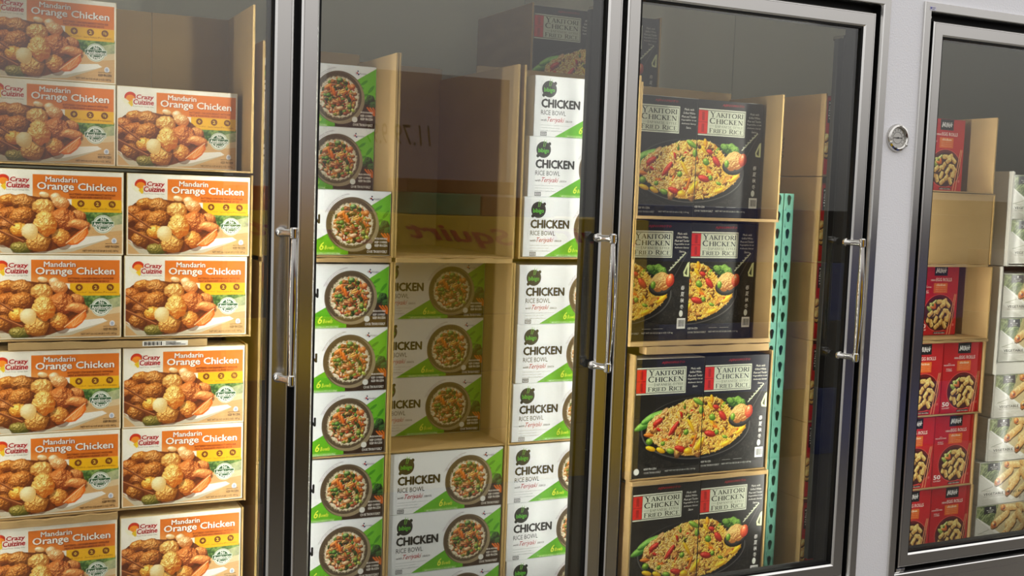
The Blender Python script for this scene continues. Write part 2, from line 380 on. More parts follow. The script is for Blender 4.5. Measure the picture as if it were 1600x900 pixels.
        me.polygons.add(len(q)); me.polygons.foreach_set('loop_start', np.arange(0, q.size, 4)); me.polygons.foreach_set('loop_total', np.full(len(q), 4))
        me.update(calc_edges=True)
        c = np.clip(s.a, 0, 1).reshape(-1, 3); l = np.where(c <= .04045, c/12.92, ((c+.055)/1.055)**2.4)
        at = me.color_attributes.new('ink', 'FLOAT_COLOR', 'POINT'); at.data.foreach_set('color', np.concatenate([l, np.ones((len(l), 1))], 1).astype(np.float32).ravel())
        me.materials.append(m); return me

# ------------------------------------------------------------------ lettering
def glyphs(txt, offset=0.0, shear=0.0, res=2, spacing=1.0):
    cu = bpy.data.curves.new('lettering', 'FONT'); cu.body = txt; cu.offset = offset; cu.shear = shear; cu.resolution_u = res; cu.space_character = spacing
    cu.align_x = 'LEFT'; cu.fill_mode = 'FRONT'
    ob = bpy.data.objects.new('lettering', cu); me = bpy.data.meshes.new_from_object(ob)
    v = [(p.co.x, p.co.y) for p in me.vertices]; f = [tuple(p.vertices) for p in me.polygons]
    bpy.data.objects.remove(ob); bpy.data.curves.remove(cu); bpy.data.meshes.remove(me)
    return v, f
class Letters:
    """flat lettering on a w x h front, u, v in 0..1 with v downwards"""
    def __init__(s, w_, h): s.w, s.h, s.mb, s.y = w_, h, MB(), -.0010
    def P(s, u, v): return (-s.w/2+u*s.w, s.y, s.h*(1-v))
    def text(s, txt, u0, v0, u1, v1, rgb, bold=0.0, shear=0.0, res=2, tilt=0.0, spacing=1.0, rot90=False, y=None):
        v, f = glyphs(txt, 0.0, shear, res, spacing)
        if not v: return
        lay = [0]*len(v)
        if bold > .006:
            n0, q = len(v), bold; bv, bf = [], []; lay = [i//n0 for i in range(4*n0)]
            for k_, (ox, oy) in enumerate(((-q, 0), (q, 0), (0, q*.7), (0, -q*.7))): bv += [(a+ox, b+oy) for a, b in v]; bf += [tuple(i+k_*n0 for i in g_) for g_ in f]
            v, f = bv, bf
        if rot90: v = [(b, -a) for a, b in v]
        xs = [a for a, _ in v]; ys = [b for _, b in v]; ax, bx, ay, by = min(xs), max(xs), min(ys), max(ys)
        if y is not None: s.y = y
        vs = []
        for (a, b), ly in zip(v, lay):
            t = (a-ax)/max(bx-ax, 1e-6); q = (by-b)/max(by-ay, 1e-6); px_, py_, pz_ = s.P(u0+(u1-u0)*t, v0+(v1-v0)*q-tilt*t)
            vs.append((px_, py_-ly*.00005, pz_))
        s.mb.add(vs, f, ink(rgb)); s.y = -.0010
    def lines(s, pts, wd, rgb):
        for (u0, v0, u1, v1) in pts:
            a, b = Vector(s.P(u0, v0)), Vector(s.P(u1, v1)); t = (b-a).normalized(); n = Vector((-t.z, 0, t.x))*wd/2
            s.mb.add([a-n, b-n, b+n, a+n], [(0, 1, 2, 3)], ink(rgb))
    def rect(s, u0, v0, u1, v1, rgb, y=-.0008):
        s.y = y; s.mb.add([s.P(u0, v1), s.P(u1, v1), s.P(u1, v0), s.P(u0, v0)], [(0, 1, 2, 3)], ink(rgb)); s.y = -.0010
    def disc(s, u, v, r, rgb, y=-.0008, n=28, r0=0.0):
        cx, _, cz = s.P(u, v); vs = [(cx+r*math.cos(2*math.pi*k/n), y, cz+r*math.sin(2*math.pi*k/n)) for k in range(n)]
        if r0:
            vs += [(cx+r0*math.cos(2*math.pi*k/n), y, cz+r0*math.sin(2*math.pi*k/n)) for k in range(n)]
            s.mb.add(vs, [(k, (k+1) % n, n+(k+1) % n, n+k) for k in range(n)], ink(rgb))
        else: s.mb.add(vs, [tuple(range(n))], ink(rgb))
    def arc_text(s, txt, u, v, r, a0, a1, size, rgb, shear=0.0):
        cx, _, cz = s.P(u, v); vv, f = glyphs(txt, 0, shear, 1); xs = [a for a, _ in vv]; ax, bx = min(xs), max(xs)
        vs = []
        for a, b in vv:
            w_ = math.radians(a0+(a1-a0)*(a-ax)/(bx-ax)); rr = r+b*size; vs.append((cx+rr*math.cos(w_), s.y, cz+rr*math.sin(w_)))
        s.mb.add(vs, f, ink(rgb))
# roman capitals drawn as thick and thin strokes with serifs, for the fried rice label
T_, t_ = .155, .062
def arc(cx, cy, rx, ry, a0, a1, n=14): return [(cx+rx*math.cos(math.radians(a0+(a1-a0)*i/n)), cy+ry*math.sin(math.radians(a0+(a1-a0)*i/n))) for i in range(n+1)]
ROM = {
 'I': (.22, [('l', .11, 0, .11, 1, T_)], [(.11, 0), (.11, 1)]),
 'Y': (.78, [('l', .10, 1, .40, .48, T_), ('l', .70, 1, .40, .48, t_), ('l', .40, .5, .40, 0, T_)], [(.10, 1), (.70, 1), (.40, 0)]),
 'A': (.80, [('l', .10, 0, .40, 1.02, t_), ('l', .40, 1.02, .72, 0, T_), ('l', .22, .36, .60, .36, t_)], [(.09, 0), (.71, 0)]),
 'K': (.76, [('l', .15, 0, .15, 1, T_), ('l', .18, .46, .60, 1, t_), ('l', .30, .58, .70, 0, T_)], [(.15, 0), (.15, 1), (.60, 1), (.69, 0)]),
 'T': (.72, [('l', .36, 0, .36, 1, T_), ('l', .04, .97, .68, .97, t_), ('l', .05, .98, .05, .82, t_), ('l', .67, .98, .67, .82, t_)], [(.36, 0)]),
 'O': (.92, [('o', .46, .5, .38, .48)], []),
 'R': (.74, [('l', .15, 0, .15, 1, T_), ('a', arc(.30, .74, .26, .24, 100, -100)), ('l', .32, .48, .70, 0, T_)], [(.15, 0), (.15, 1), (.70, 0)]),
 'C': (.82, [('c', arc(.46, .5, .38, .48, 45, 315, 20))], []),
 'H': (.88, [('l', .16, 0, .16, 1, T_), ('l', .72, 0, .72, 1, T_), ('l', .16, .52, .72, .52, t_)], [(.16, 0), (.16, 1), (.72, 0), (.72, 1)]),
 'E': (.62, [('l', .15, 0, .15, 1, T_), ('l', .15, .97, .54, .97, t_), ('l', .15, .53, .46, .53, t_), ('l', .15, .03, .57, .03, t_), ('l', .54, .98, .54, .84, t_), ('l', .57, .02, .57, .18, t_)], [(.13, 0), (.13, 1)]),
 'N': (.90, [('l', .15, 0, .15, 1, t_), ('l', .15, 1, .74, 0, T_), ('l', .74, 0, .74, 1, t_)], [(.15, 0), (.12, 1), (.74, 1)]),
 'J': (.40, [('l', .20, -.1, .20, 1, T_), ('a', arc(.06, -.08, .14, .14, 0, -80, 6))], [(.20, 1)]),
 'P': (.66, [('l', .15, 0, .15, 1, T_), ('a', arc(.30, .73, .26, .25, 100, -100))], [(.15, 0), (.15, 1)]),
 'S': (.60, [('s', arc(.30, .74, .20, .23, 30, 260, 10)+arc(.28, .25, .23, .24, 80, -150, 10))], []),
 'L': (.62, [('l', .15, 0, .15, 1, T_), ('l', .15, .03, .56, .03, t_), ('l', .56, .02, .56, .18, t_)], [(.15, 0), (.15, 1)]),
 'F': (.60, [('l', .15, 0, .15, 1, T_), ('l', .15, .97, .54, .97, t_), ('l', .15, .50, .46, .50, t_), ('l', .54, .98, .54, .82, t_)], [(.15, 0), (.15, 1)]),
 'D': (.84, [('l', .15, 0, .15, 1, T_), ('a', arc(.32, .5, .44, .48, 110, -110, 18))], [(.15, 0), (.15, 1)]),
 '-': (.40, [('l', .06, .42, .34, .42, t_)], []), ' ': (.40, [], []),
}
def roman(txt, first=1.0, rest=.84):
    """quads of a line of roman capitals, the first of each word larger"""
    vs, fs = [], []; x = 0; big = True
    def seg(a, b, wd):
        d = math.hypot(b[0]-a[0], b[1]-a[1]) or 1e-6; nx, ny = -(b[1]-a[1])/d*wd/2, (b[0]-a[0])/d*wd/2; n = len(vs)
        vs.extend([(a[0]-nx, a[1]-ny), (b[0]-nx, b[1]-ny), (b[0]+nx, b[1]+ny), (a[0]+nx, a[1]+ny)]); fs.append((n, n+1, n+2, n+3))
    for ch in txt:
        adv, st, se = ROM[ch]; k = first if big else rest; big = ch == ' '
        g = lambda px, py: (x+px*k, py*k)
        for q in st:
            if q[0] == 'l': seg(g(q[1], q[2]), g(q[3], q[4]), q[5]*k)
            else:
                pts = arc(q[1], q[2], q[3], q[4], 0, 360, 26) if q[0] == 'o' else q[1]
                for i in range(len(pts)-1):
                    dx, dy = pts[i+1][0]-pts[i][0], pts[i+1][1]-pts[i][1]; d = math.hypot(dx, dy) or 1e-6
                    v_ = abs(dx)/d if q[0] == 's' else abs(dy)/d
                    ext = .15*d; ux, uy = dx/d*ext, dy/d*ext
                    seg(g(pts[i][0]-ux, pts[i][1]-uy), g(pts[i+1][0]+ux, pts[i+1][1]+uy), (t_+(T_-t_)*v_)*k)
        for sx, sy in se: seg(g(sx-.15, sy+(.02 if sy == 0 else -.02)), g(sx+.15, sy+(.02 if sy == 0 else -.02)), .05*k)
        x += (adv+.08)*k
    return vs, fs
def put_roman(Lt, txt, u0, v0, u1, v1, rgb):
    vs, fs = roman(txt); xs = [a for a, _ in vs]; ax, bx = min(xs), max(xs); ay, by = 0.0, 1.0
    Lt.mb.add([Lt.P(u0+(u1-u0)*(a-ax)/(bx-ax), v1-(v1-v0)*(b-ay)/(by-ay)) for a, b in vs], fs, ink(rgb))
BRUSH = {'M': [(0, 0, .12, 1), (.12, 1, .26, .25), (.26, .25, .46, 1), (.46, 1, .42, .05)], 'I': [(.62, .1, .68, .95)],
         'N': [(.82, 0, .90, .95), (.90, .95, 1.1, .1), (1.1, .1, 1.2, 1)], 'H': [(1.36, 0, 1.44, 1), (1.68, .15, 1.72, 1.1), (1.30, .5, 1.9, .62)]}
def put_brush(Lt, u0, v0, u1, v1, rgb=(245, 244, 240), rot90=False):
    k = 0
    for ch in 'MINH':
        for a in BRUSH[ch]:
            p, q = (a[0]/1.9, a[1]), (a[2]/1.9, a[3])
            if rot90: p, q = (p[1], p[0]), (q[1], q[0]); p, q = (p[0], 1-p[1]), (q[0], 1-q[1])
            A = Vector(Lt.P(u0+(u1-u0)*p[0], v1-(v1-v0)*p[1])); B = Vector(Lt.P(u0+(u1-u0)*q[0], v1-(v1-v0)*q[1]))
            t = (B-A).normalized(); n = Vector((-t.z, 0, t.x)); wd = .0023 if k % 3 else .0030; k += 1
            A -= t*.001; B += t*.001
            Lt.mb.add([A-n*wd*.75, (A+B)/2-n*wd*.5, B-n*wd*.28, B+n*wd*.28, (A+B)/2+n*wd*.5, A+n*wd*.75], [(0, 1, 2, 3, 4, 5)], ink(rgb))

# ------------------------------------------------------------------ the five kinds of package
def package(name, w_, dp, h, art, letters, side, pm, group, label, loc, side_marks=None):
    b = thing(name, label, 'box', loc, group)
    mb = MB(); mb.box(-w_/2, w_/2, 0, dp, 0, h, side, .0012); c = mb.build('carton', b)
    o = bpy.data.objects.new('front_picture', art.mesh('front_picture', w_-.0022, h-.0022, pm)); COL.objects.link(o); o.parent = b; o.location = (0, 0, .0011)
    lm = letters.mb; lm.v = [(x, y, z-.0011) for x, y, z in lm.v]; lme = lm.mesh('lettering'); me = o.data; off = len(me.materials)
    for m_ in lme.materials: me.materials.append(m_)
    bm = bmesh.new(); bm.from_mesh(me); nf = len(bm.faces); bm.from_mesh(lme); bm.faces.ensure_lookup_table()
    for f in bm.faces[nf:]: f.material_index += off
    bm.to_mesh(me); bm.free(); bpy.data.meshes.remove(lme)
    if side_marks: side_marks(c)
    return b

# --- orange chicken
CW, CH, CDP = .2605, .1752, .088
def chicken_art():
    a = Art(312, 210, (248, 244, 228)); A = a.asp
    a.poly([(0, .60), (1, .46), (1, 1), (0, 1)], (214, 170, 112))
    a.a *= (1+.10*(fbm(a.h, a.w, 30, 9)-.5))[..., None]
    for k in range(9): a.line(.5, .80+k*.045, 1.0, .70+k*.045, .002, (190, 144, 88), .5)
    a.leafy(a.polym([(.60, .47), (1, .47), (1, .62), (.86, .66), (.62, .60)]), (52, 88, 34), (150, 178, 92))
    a.put(a.polym([(.86, .55), (1, .50), (1, .70), (.9, .72)])*1.0, (226, 214, 180), .6)
    a.poly([(0, .80), (.12, .97), (.34, 1.0), (.60, .965), (.895, .80), (.86, .765), (.60, .80), (.3, .72)], (242, 238, 226))
    a.poly([(0, .84), (.10, .985), (.36, 1.0), (.62, .965), (.895, .805), (.60, .93), (.3, .95)], (206, 196, 170))
    a.rect(.318, .052, .988, .335, (233, 124, 34))
    g = np.clip((.62-a.U)/.3, 0, 1)*np.clip((a.V-.20)/.14, 0, 1)*(a.V < .335)*(a.U > .318); a.put(g, (244, 190, 120), .7)
    a.rect(.606, .335, .990, .487, (246, 186, 18))
    pale = ((255, 214, 150), (196, 112, 40))
    L_ = [(.49, .325, .055, .05, .3, (250, 220, 170), (214, 140, 70)), (.40, .29, .05, .03, .2, (250, 226, 180), (224, 170, 100)),
          (.525, .385, .085, .075, .2, (246, 196, 130), (190, 104, 40)),
          (.14, .36, .085, .062, -.2, (222, 142, 48), (122, 56, 12)), (.06, .47, .10, .07, .2, (206, 116, 36), (96, 40, 8)),
          (.26, .385, .115, .085, .15, (214, 138, 58), (104, 50, 12)), (.02, .56, .07, .06, 0, (196, 108, 34), (92, 40, 10)),
          (.12, .53, .10, .075, -.4, (200, 112, 34), (88, 36, 8)), (.24, .545, .115, .095, -.2, (216, 132, 48), (108, 50, 12)),
          (.40, .44, .105, .10, .2, (250, 196, 104), (168, 88, 22)), (.655, .525, .07, .06, .2, (236, 158, 84), (150, 70, 24)),
          (.545, .575, .125, .13, .5, (226, 132, 56), (128, 52, 16)), (.66, .635, .10, .055, .1, (240, 160, 84), (170, 84, 34)),
          (.14, .66, .09, .075, .1, (182, 104, 36), (84, 36, 8)), (.10, .80, .085, .085, 0, (204, 128, 46), (104, 52, 12)),
          (.53, .80, .085, .105, -.5, (244, 170, 74), (160, 76, 20)), (.24, .93, .10, .07, 0, (150, 130, 50), (70, 70, 18)),
          (.36, .855, .115, .105, -.2, (238, 176, 84), (146, 80, 20)), (.415, .635, .105, .135, -.55, (255, 204, 104), (190, 96, 20)),
          (.225, .715, .085, .075, .1, (252, 186, 68), (176, 88, 14))]
    a.poly([(0, .44), (.06, .36), (.14, .31), (.26, .30), (.40, .33), (.52, .33), (.62, .42), (.72, .56), (.74, .68), (.64, .82), (.56, .90), (.45, .96), (.30, .985), (.14, .93), (0, .80)], (118, 56, 14))
    for u, v, rx, ry, rt, hi, lo in L_:
        rx, ry = rx*1.20, ry*1.08; lo = [min(255, c*1.02) for c in lo]; hi = [min(255, c*1.03) for c in hi]
        a.disc(u+.010, v+.035, rx*1.0, ry*1.0, (70, 28, 6), .45, rt); a.lump(u, v, rx, ry, rt, hi, lo, bump=1.25, wob=.22, gloss=.34)
    a.lump(.297, .735, .090, .095, .2, (255, 240, 188), (232, 190, 110), bump=.25, wob=.14, gloss=.05)
    for (x0, y0, x1, y1, w0) in ((0, .475, .185, .665, .010), (-.01, .665, .25, .855, .015)):
        a.line(x0, y0, x1, y1, w0, (126, 62, 24)); a.line(x0, y0-.012, x1, y1-.010, w0*.35, (206, 130, 76))
    seg = [(.565, .868), (.60, .80), (.66, .72), (.725, .665), (.735, .74), (.70, .82), (.65, .88), (.60, .89)]
    a.poly(seg, (226, 106, 24)); a.poly([(.585, .852), (.62, .79), (.67, .73), (.715, .70), (.717, .745), (.688, .81), (.645, .86), (.605, .872)], (246, 146, 62))
    for q in ((.62, .79), (.655, .745), (.70, .71), (.70, .79)): a.line(.63, .865, q[0], q[1], .003, (255, 196, 130))
    a.line(.565, .868, .725, .665, .005, (252, 216, 160))
    # ring badge
    bu, bv, rr = .845, .630, .112
    a.disc(bu, bv, rr, rr, (238, 240, 226)); a.disc(bu, bv, rr*.93, rr*.93, (122, 150, 110)); a.disc(bu, bv, rr*.88, rr*.88, (240, 242, 230)); a.disc(bu, bv, rr*.72, rr*.72, (38, 92, 50))
    a.rect(bu-.085, bv-.034, bu+.085, bv+.034, (240, 242, 230)); a.rect(bu-.081, bv-.028, bu+.081, bv+.028, (38, 92, 50))
    a.disc(.932, .832, .030, .036, (226, 230, 236)); a.disc(.932, .832, .018, .022, (150, 164, 190), .7)
    a.line(.865, .868, .965, .862, .003, (110, 80, 50))
    # sun and petals of the maker's mark
    a.disc(.105, .135, .072, .072, (214, 56, 26)); a.disc(.105, .150, .055, .05, (250, 150, 40))
    a.poly([(.03, .125), (.075, .16), (.115, .21), (.105, .245), (.06, .215), (.035, .17)], (250, 246, 214))
    a.poly([(.085, .20), (.12, .165), (.135, .14), (.14, .20), (.115, .25)], (246, 206, 40))
    e = np.minimum(np.minimum(a.U, 1-a.U)*a.asp, np.minimum(a.V, 1-a.V)); a.put(np.clip((.012-e)/.006, 0, 1), (246, 242, 228))
    return a
Lt = Letters(CW, CH)
Lt.rect(.150, .098, .300, .150, (250, 240, 226), -.0007); Lt.rect(.128, .150, .300, .222, (250, 240, 226), -.0007)
for t, u0, v0, u1, v1 in (('Crazy', .155, .095, .297, .168), ('Cuizine', .130, .155, .298, .222)):
    Lt.text(t, u0-.004, v0-.006, u1+.004, v1+.006, (252, 244, 232), .055, .12, y=-.00085); Lt.text(t, u0, v0, u1, v1, (196, 28, 38), .035, .12)
Lt.text('Feed Your Crazy Side', .13, .238, .296, .256, (60, 50, 40), 0, 0, 1)
for dx, dv, c, yy in ((.004, .006, (176, 74, 14), -.0009), (0, 0, (253, 250, 238), -.0011)):
    Lt.text('Mandarin', .412+dx, .078+dv, .648+dx, .142+dv, c, .022, y=yy); Lt.text('Orange Chicken', .350+dx, .145+dv, .946+dx, .258+dv, c, .024, y=yy)
Lt.text('BATTERED CHICKEN BREAST WITH RIB', .590, .268, .938, .292, (128, 52, 16), .01, 0, 1)
Lt.text('MEAT & MANDARIN ORANGE SAUCE', .592, .302, .905, .326, (128, 52, 16), .01, 0, 1)
for u, t in ((.675, 'o'), (.800, '2'), (.912, '13g')):
    Lt.disc(u, .388, .0072, (132, 74, 14)); Lt.text(t, u-.012, .368, u+.012, .408, (250, 206, 60), .03, 0, 1)
for u, t in ((.675, 'Fully Cooked'), (.800, 'Sauce Packets'), (.912, 'Protein')): Lt.text(t, u-.052, .436, u+.052, .458, (140, 92, 20), 0, 0, 1)
Lt.text('No', .825, .548, .866, .592, (250, 250, 240), .03, 0, 1); Lt.text('Antibiotics', .768, .607, .922, .652, (250, 250, 240), .03, 0, 1); Lt.text('Ever!', .810, .664, .880, .706, (250, 250, 240), .03, 0, 1)
Lt.text('KEEP FROZEN', .862, .882, .966, .912, (70, 46, 26), .015, 0, 1)
Lt.text('NET WT 66 OZ (4 LB 2 OZ) 1871g', .690, .938, .962, .968, (84, 56, 30), .01, 0, 1)
CK = package('orange_chicken_box', CW, CDP, CH, chicken_art(), Lt, mat('orange_carton', (236, 214, 160), .5), PRINT, 'orange chicken boxes behind the left door',
             'orange chicken box at the top left, cut by the picture top, in the open tray', (.141, .31, 1.7567))
XA, XB = .1475, .4095
dup(CK, 'orange chicken box lying under the topmost one in the open tray, set back', (.141, .31, 1.581))
dup(CK, 'lone right-hand orange chicken box in the half-empty open tray, set back from the rim', (.4035, .31, 1.581))
T2 = [(XA+.001, 1.3918, 'left orange chicken box directly beneath the open half-empty tray'), (XB+.006, 1.3918, 'right orange chicken box directly beneath the open half-empty tray'),
      (XA-.002, 1.216, 'left orange chicken box just above the barcode strip, lower row of its case'), (XB+.002, 1.216, 'right orange chicken box just above the barcode strip, lower row of its case'),
      (XA-.002, 1.0166, 'left orange chicken box just below the barcode strip, upper row of its case'), (XB, 1.0166, 'right orange chicken box just below the barcode strip, upper row of its case'),
      (XA-.003, .841, 'left orange chicken box, second row below the barcode strip'), (XB-.001, .841, 'right orange chicken box, second row below the barcode strip'),
      (XA-.008, .6435, 'left orange chicken box at the bottom of the picture, cut off below'), (XB-.003, .6435, 'right orange chicken box at the bottom of the picture, cut off below')]
for x, z, l in T2: dup(CK, l, (x, .222, z))

# --- rice bowl
BW, BH, BDP = .3005, .1505, .14
def bowl_art():
    a = Art(360, 180, (236, 239, 240)); A = a.asp
    a.poly([(.70, .58), (1, .36), (1, 1), (.62, 1)], (58, 38, 22)); a.a += (.10*(a.n1-.5)*(a.U > .62)*(a.V > .5))[..., None]
    a.poly([(.20, 1.0), (.52, .64), (.66, .80), (.66, 1)], (96, 176, 26)); a.poly([(1, .02), (.84, .22), (.86, .62), (1, .52)], (110, 188, 38))
    for u, v, r, rt in ((.90, .26, .07, -.6), (.96, .36, .08, -.9), (.91, .46, .06, -.4), (.875, .34, .05, .3)):
        a.disc(u, v, r, r*.32, (62, 138, 26), .8, rt)
    for u, v, r in ((.955, .52, .075), (.985, .62, .08), (.925, .57, .05)): a.lump(u, v, r, r, 0, (74, 116, 54), (16, 34, 14), bump=2.6, wob=.3, gloss=.0)
    for k in range(7): a.line(.93+k*.012, .66+(k % 2)*.03, .99+k*.008, .78, .012, (226, 112, 30))
    cu, cv, R_ = .690, .520, .425
    a.disc(cu, cv, R_, R_, (104, 88, 66)); a.disc(cu+.012, cv+.02, R_*.965, R_*.965, (150, 134, 104)); a.disc(cu-.006, cv-.01, R_*.925, R_*.925, (86, 70, 50))
    e, f = a.ell(cu, cv, R_*.80, R_*.80); r = np.hypot(e, f)+.10*(a.n2-.5)+.14*(a.n3-.5)
    k = np.clip((1-r)/.03, 0, 1); t = np.clip(.55+(a.n3-.5)*1.8, 0, 1)[..., None]
    a.a = a.a*(1-k[..., None])+((np.array((176, 160, 122))*(1-t)+np.array((252, 248, 232))*t)/255)*k[..., None]
    r2 = np.random.default_rng(5); P = R_*.80
    kinds = [((196, 124, 60), (88, 44, 14), .13, .10), ((252, 150, 50), (170, 70, 10), .15, .05), ((120, 164, 62), (34, 62, 16), .11, .10), ((226, 178, 110), (126, 76, 34), .12, .08),
             ((216, 222, 110), (112, 130, 30), .055, .045), ((196, 58, 34), (104, 20, 10), .06, .05), ((60, 88, 34), (18, 30, 10), .12, .10), ((178, 84, 40), (80, 30, 10), .14, .06), ((240, 206, 160), (150, 96, 50), .09, .06)]
    for i in range(300):
        rr = math.sqrt(r2.random())*.84; w_ = r2.random()*6.283; q = kinds[r2.integers(len(kinds))]
        a.lump(cu+rr*P*math.cos(w_)/A, cv+rr*P*math.sin(w_), q[2]*P*.95, q[3]*P*.80, r2.random()*3.1, q[0], q[1], bump=1.2, wob=.34, gloss=.12)
    for u, v, rx, ry, hi, lo, rt in ((.695, .245, .15, .11, (130, 168, 84), (30, 56, 20), 0), (.60, .36, .20, .10, (238, 150, 74), (140, 60, 16), -.5), (.80, .34, .15, .14, (236, 150, 80), (150, 64, 20), .3),
        (.645, .44, .07, .19, (250, 136, 40), (170, 66, 8), -.35), (.62, .38, .05, .16, (246, 140, 44), (160, 60, 8), -.3), (.70, .36, .13, .07, (96, 74, 30), (34, 30, 12), 0), (.72, .44, .17, .05, (252, 190, 90), (176, 96, 20), -.3), (.715, .41, .15, .04, (255, 206, 110), (180, 110, 30), -.5),
        (.60, .50, .13, .11, (104, 150, 58), (30, 58, 16), 0), (.66, .60, .15, .07, (228, 160, 110), (120, 60, 26), .2), (.79, .50, .12, .06, (244, 140, 60), (150, 58, 16), 1.2), (.555, .56, .09, .08, (236, 196, 150), (140, 86, 46), 0),
        (.70, .70, .16, .09, (244, 206, 160), (140, 84, 40), -.2), (.60, .70, .13, .09, (232, 176, 120), (120, 64, 26), .4), (.78, .66, .11, .09, (150, 178, 74), (50, 80, 20), .2), (.81, .72, .10, .07, (206, 220, 104), (110, 130, 30), .7), (.745, .78, .10, .08, (176, 96, 56), (84, 34, 14), 0), (.66, .80, .10, .06, (150, 160, 60), (60, 74, 18), 0)):
        a.lump(u, v, rx*P*1.1, ry*P*1.1, rt, hi, lo, bump=1.0, wob=.24, gloss=.25)
    a.rect(.30, .955, .60, 1.0, (150, 206, 100), .55)
    a.disc(.826, .865, .047, .047, (226, 226, 220))
    a.rect(0, 0, .062, 1, (206, 211, 214), .35)
    return a
Lt = Letters(BW, BH)
cx, cv = .136, .215
Lt.disc(cx, cv, .0205, (24, 26, 24)); Lt.disc(cx+.054, cv-.10, .0042, (24, 26, 24)); Lt.disc(cx-.052, cv+.105, .0042, (24, 26, 24))
Lt.disc(cx, cv, .0178, (70, 76, 70), -.0009, 28, .0170)
Lt.lines([(cx-.004, cv-.045, cx+.006, cv-.165), (cx+.008, cv-.045, cx+.026, cv-.155)], .0013, (130, 200, 70))
Lt.text('bibigo', cx-.050, cv-.025, cx+.050, cv+.070, (92, 190, 44), .02, y=-.0012)
Lt.text('CHICKEN', .064, .375, .432, .525, (22, 22, 22), .055); Lt.text('RICE BOWL', .066, .562, .298, .640, (70, 72, 74), .0)
Lt.text('with', .068, .705, .118, .745, (60, 40, 40), 0, .35, 1); Lt.text('Teriyaki', .126, .672, .288, .775, (190, 24, 44), .006, .45, 2); Lt.text('sauce', .296, .712, .362, .745, (60, 40, 40), 0, .35, 1)
for k, (t, u) in enumerate((('Seasoned chicken and vegetables served over rice', .335), ('simmered in a savory sweet teriyaki', .24), ('made with no artificial flavors', .265))): Lt.text(t, .066, .798+k*.045, u, .818+k*.045, (120, 122, 124), 0, 0, 1)
Lt.rect(.066, .918, .124, .985, (92, 94, 96), -.0008); Lt.rect(.070, .928, .120, .975, (200, 202, 204), -.0009); Lt.text('700W', .076, .938, .114, .965, (70, 72, 74), .01, 0, 1)
Lt.text('6', .430, .800, .466, .925, (226, 236, 70), .02, .3); Lt.text('Bowls', .470, .852, .548, .915, (226, 236, 70), .012, .3, 1)
Lt.text('NET WT 7.9 OZ (225g) x 6 / 47.4 OZ (1.35kg)', .32, .963, .592, .990, (236, 248, 220), .01, 0, 1)
for k, (t, u0, v0, h_) in enumerate((('MICROWAVABLE', .872, .722, .030), ('KEEP COVERED', .872, .775, .034), ('KEEP FROZEN', .872, .825, .038), ('COOK THOROUGHLY', .808, .918, .044))): Lt.text(t, u0, v0, .976, v0+h_, (240, 236, 228), .03, 0, 1)
for du, dv, r, c in ((.836, .115, .0022, (210, 60, 50)), (.842, .085, .0018, (40, 44, 90)), (.847, .135, .0022, (60, 50, 110))): Lt.disc(du, dv, r, c)
Lt.text('CJ', .816, .105, .834, .14, (60, 60, 70), .01, 0, 1); Lt.text('FOODS', .856, .112, .912, .138, (70, 72, 80), .01, 0, 1)
Lt.arc_text('Made with all natural CHICKEN', .690, .52, .0690, 158, 98, .0042, (120, 96, 110)); Lt.arc_text('with no added antibiotics', .690, .52, .0655, 156, 108, .0040, (150, 90, 120), .3)
B0 = [.5795-.0, .8995, 1.2195]
XC = (.727, 1.0445, 1.3645)
BX = package('rice_bowl_box', BW, BDP, BH, bowl_art(), Lt, mat('pale_grey_carton', (222, 226, 228), .5), PRINT, 'chicken rice bowl boxes behind the middle door',
             'rice bowl box topmost in the left column, set back in shade', (.7295, .36, 1.697))
dup(BX, 'rice bowl box second from top in the left column, set back in shade', (.7280, .36, 1.5465))
for z, l in ((1.396, 'left column rice bowl box in the tall tray, just above the cardboard flaps'), (1.225, 'left column rice bowl box just below the cardboard flaps'),
             (1.0745, 'left column rice bowl box, middle of three in its case'), (.924, 'left column rice bowl box, lowest of three in its case'),
             (.7655, 'left column rice bowl box below the second cardboard seam'), (.615, 'left column rice bowl box at the bottom edge of the picture')):
    dup(BX, l, (.727, .222, z))
for z, l in ((1.225, 'dim rice bowl box set back in the open middle case, top of three'), (1.0745, 'dim rice bowl box set back in the open middle case, second of three'), (.924, 'dim rice bowl box on the floor of the open middle case')):
    dup(BX, l, (1.0436, .371, z))
for z, l in ((.7655, 'whole rice bowl box in the middle column, directly under the open case'), (.615, 'rice bowl box in the middle column, second under the open case'), (.4645, 'rice bowl box in the middle column, cut off by the picture bottom')):
    dup(BX, l, (1.0432, .222, z))
for dx, z, l in ((.030, 1.697, 'right column rice bowl box, topmost, in the tall tray'), (.020, 1.5465, 'right column rice bowl box, second from the top'), (.0075, 1.396, 'right column rice bowl box, third from the top, above the flaps'),
              (.006, 1.225, 'right column rice bowl box, fourth from the top, below the flaps'), (.005, 1.0745, 'right column rice bowl box, fifth from the top'), (.0, .924, 'right column rice bowl box, sixth from the top, above the lower seam'),
              (-.006, .7655, 'right column rice bowl box, seventh from the top, below the lower seam'), (-.004, .615, 'right column rice bowl box, eighth from the top'), (-.001, .4645, 'right column rice bowl box, lowest, cut off by the picture bottom')):
    dup(BX, l, (1.3645+dx+(.0045 if z == 1.396 else 0), .222, z))

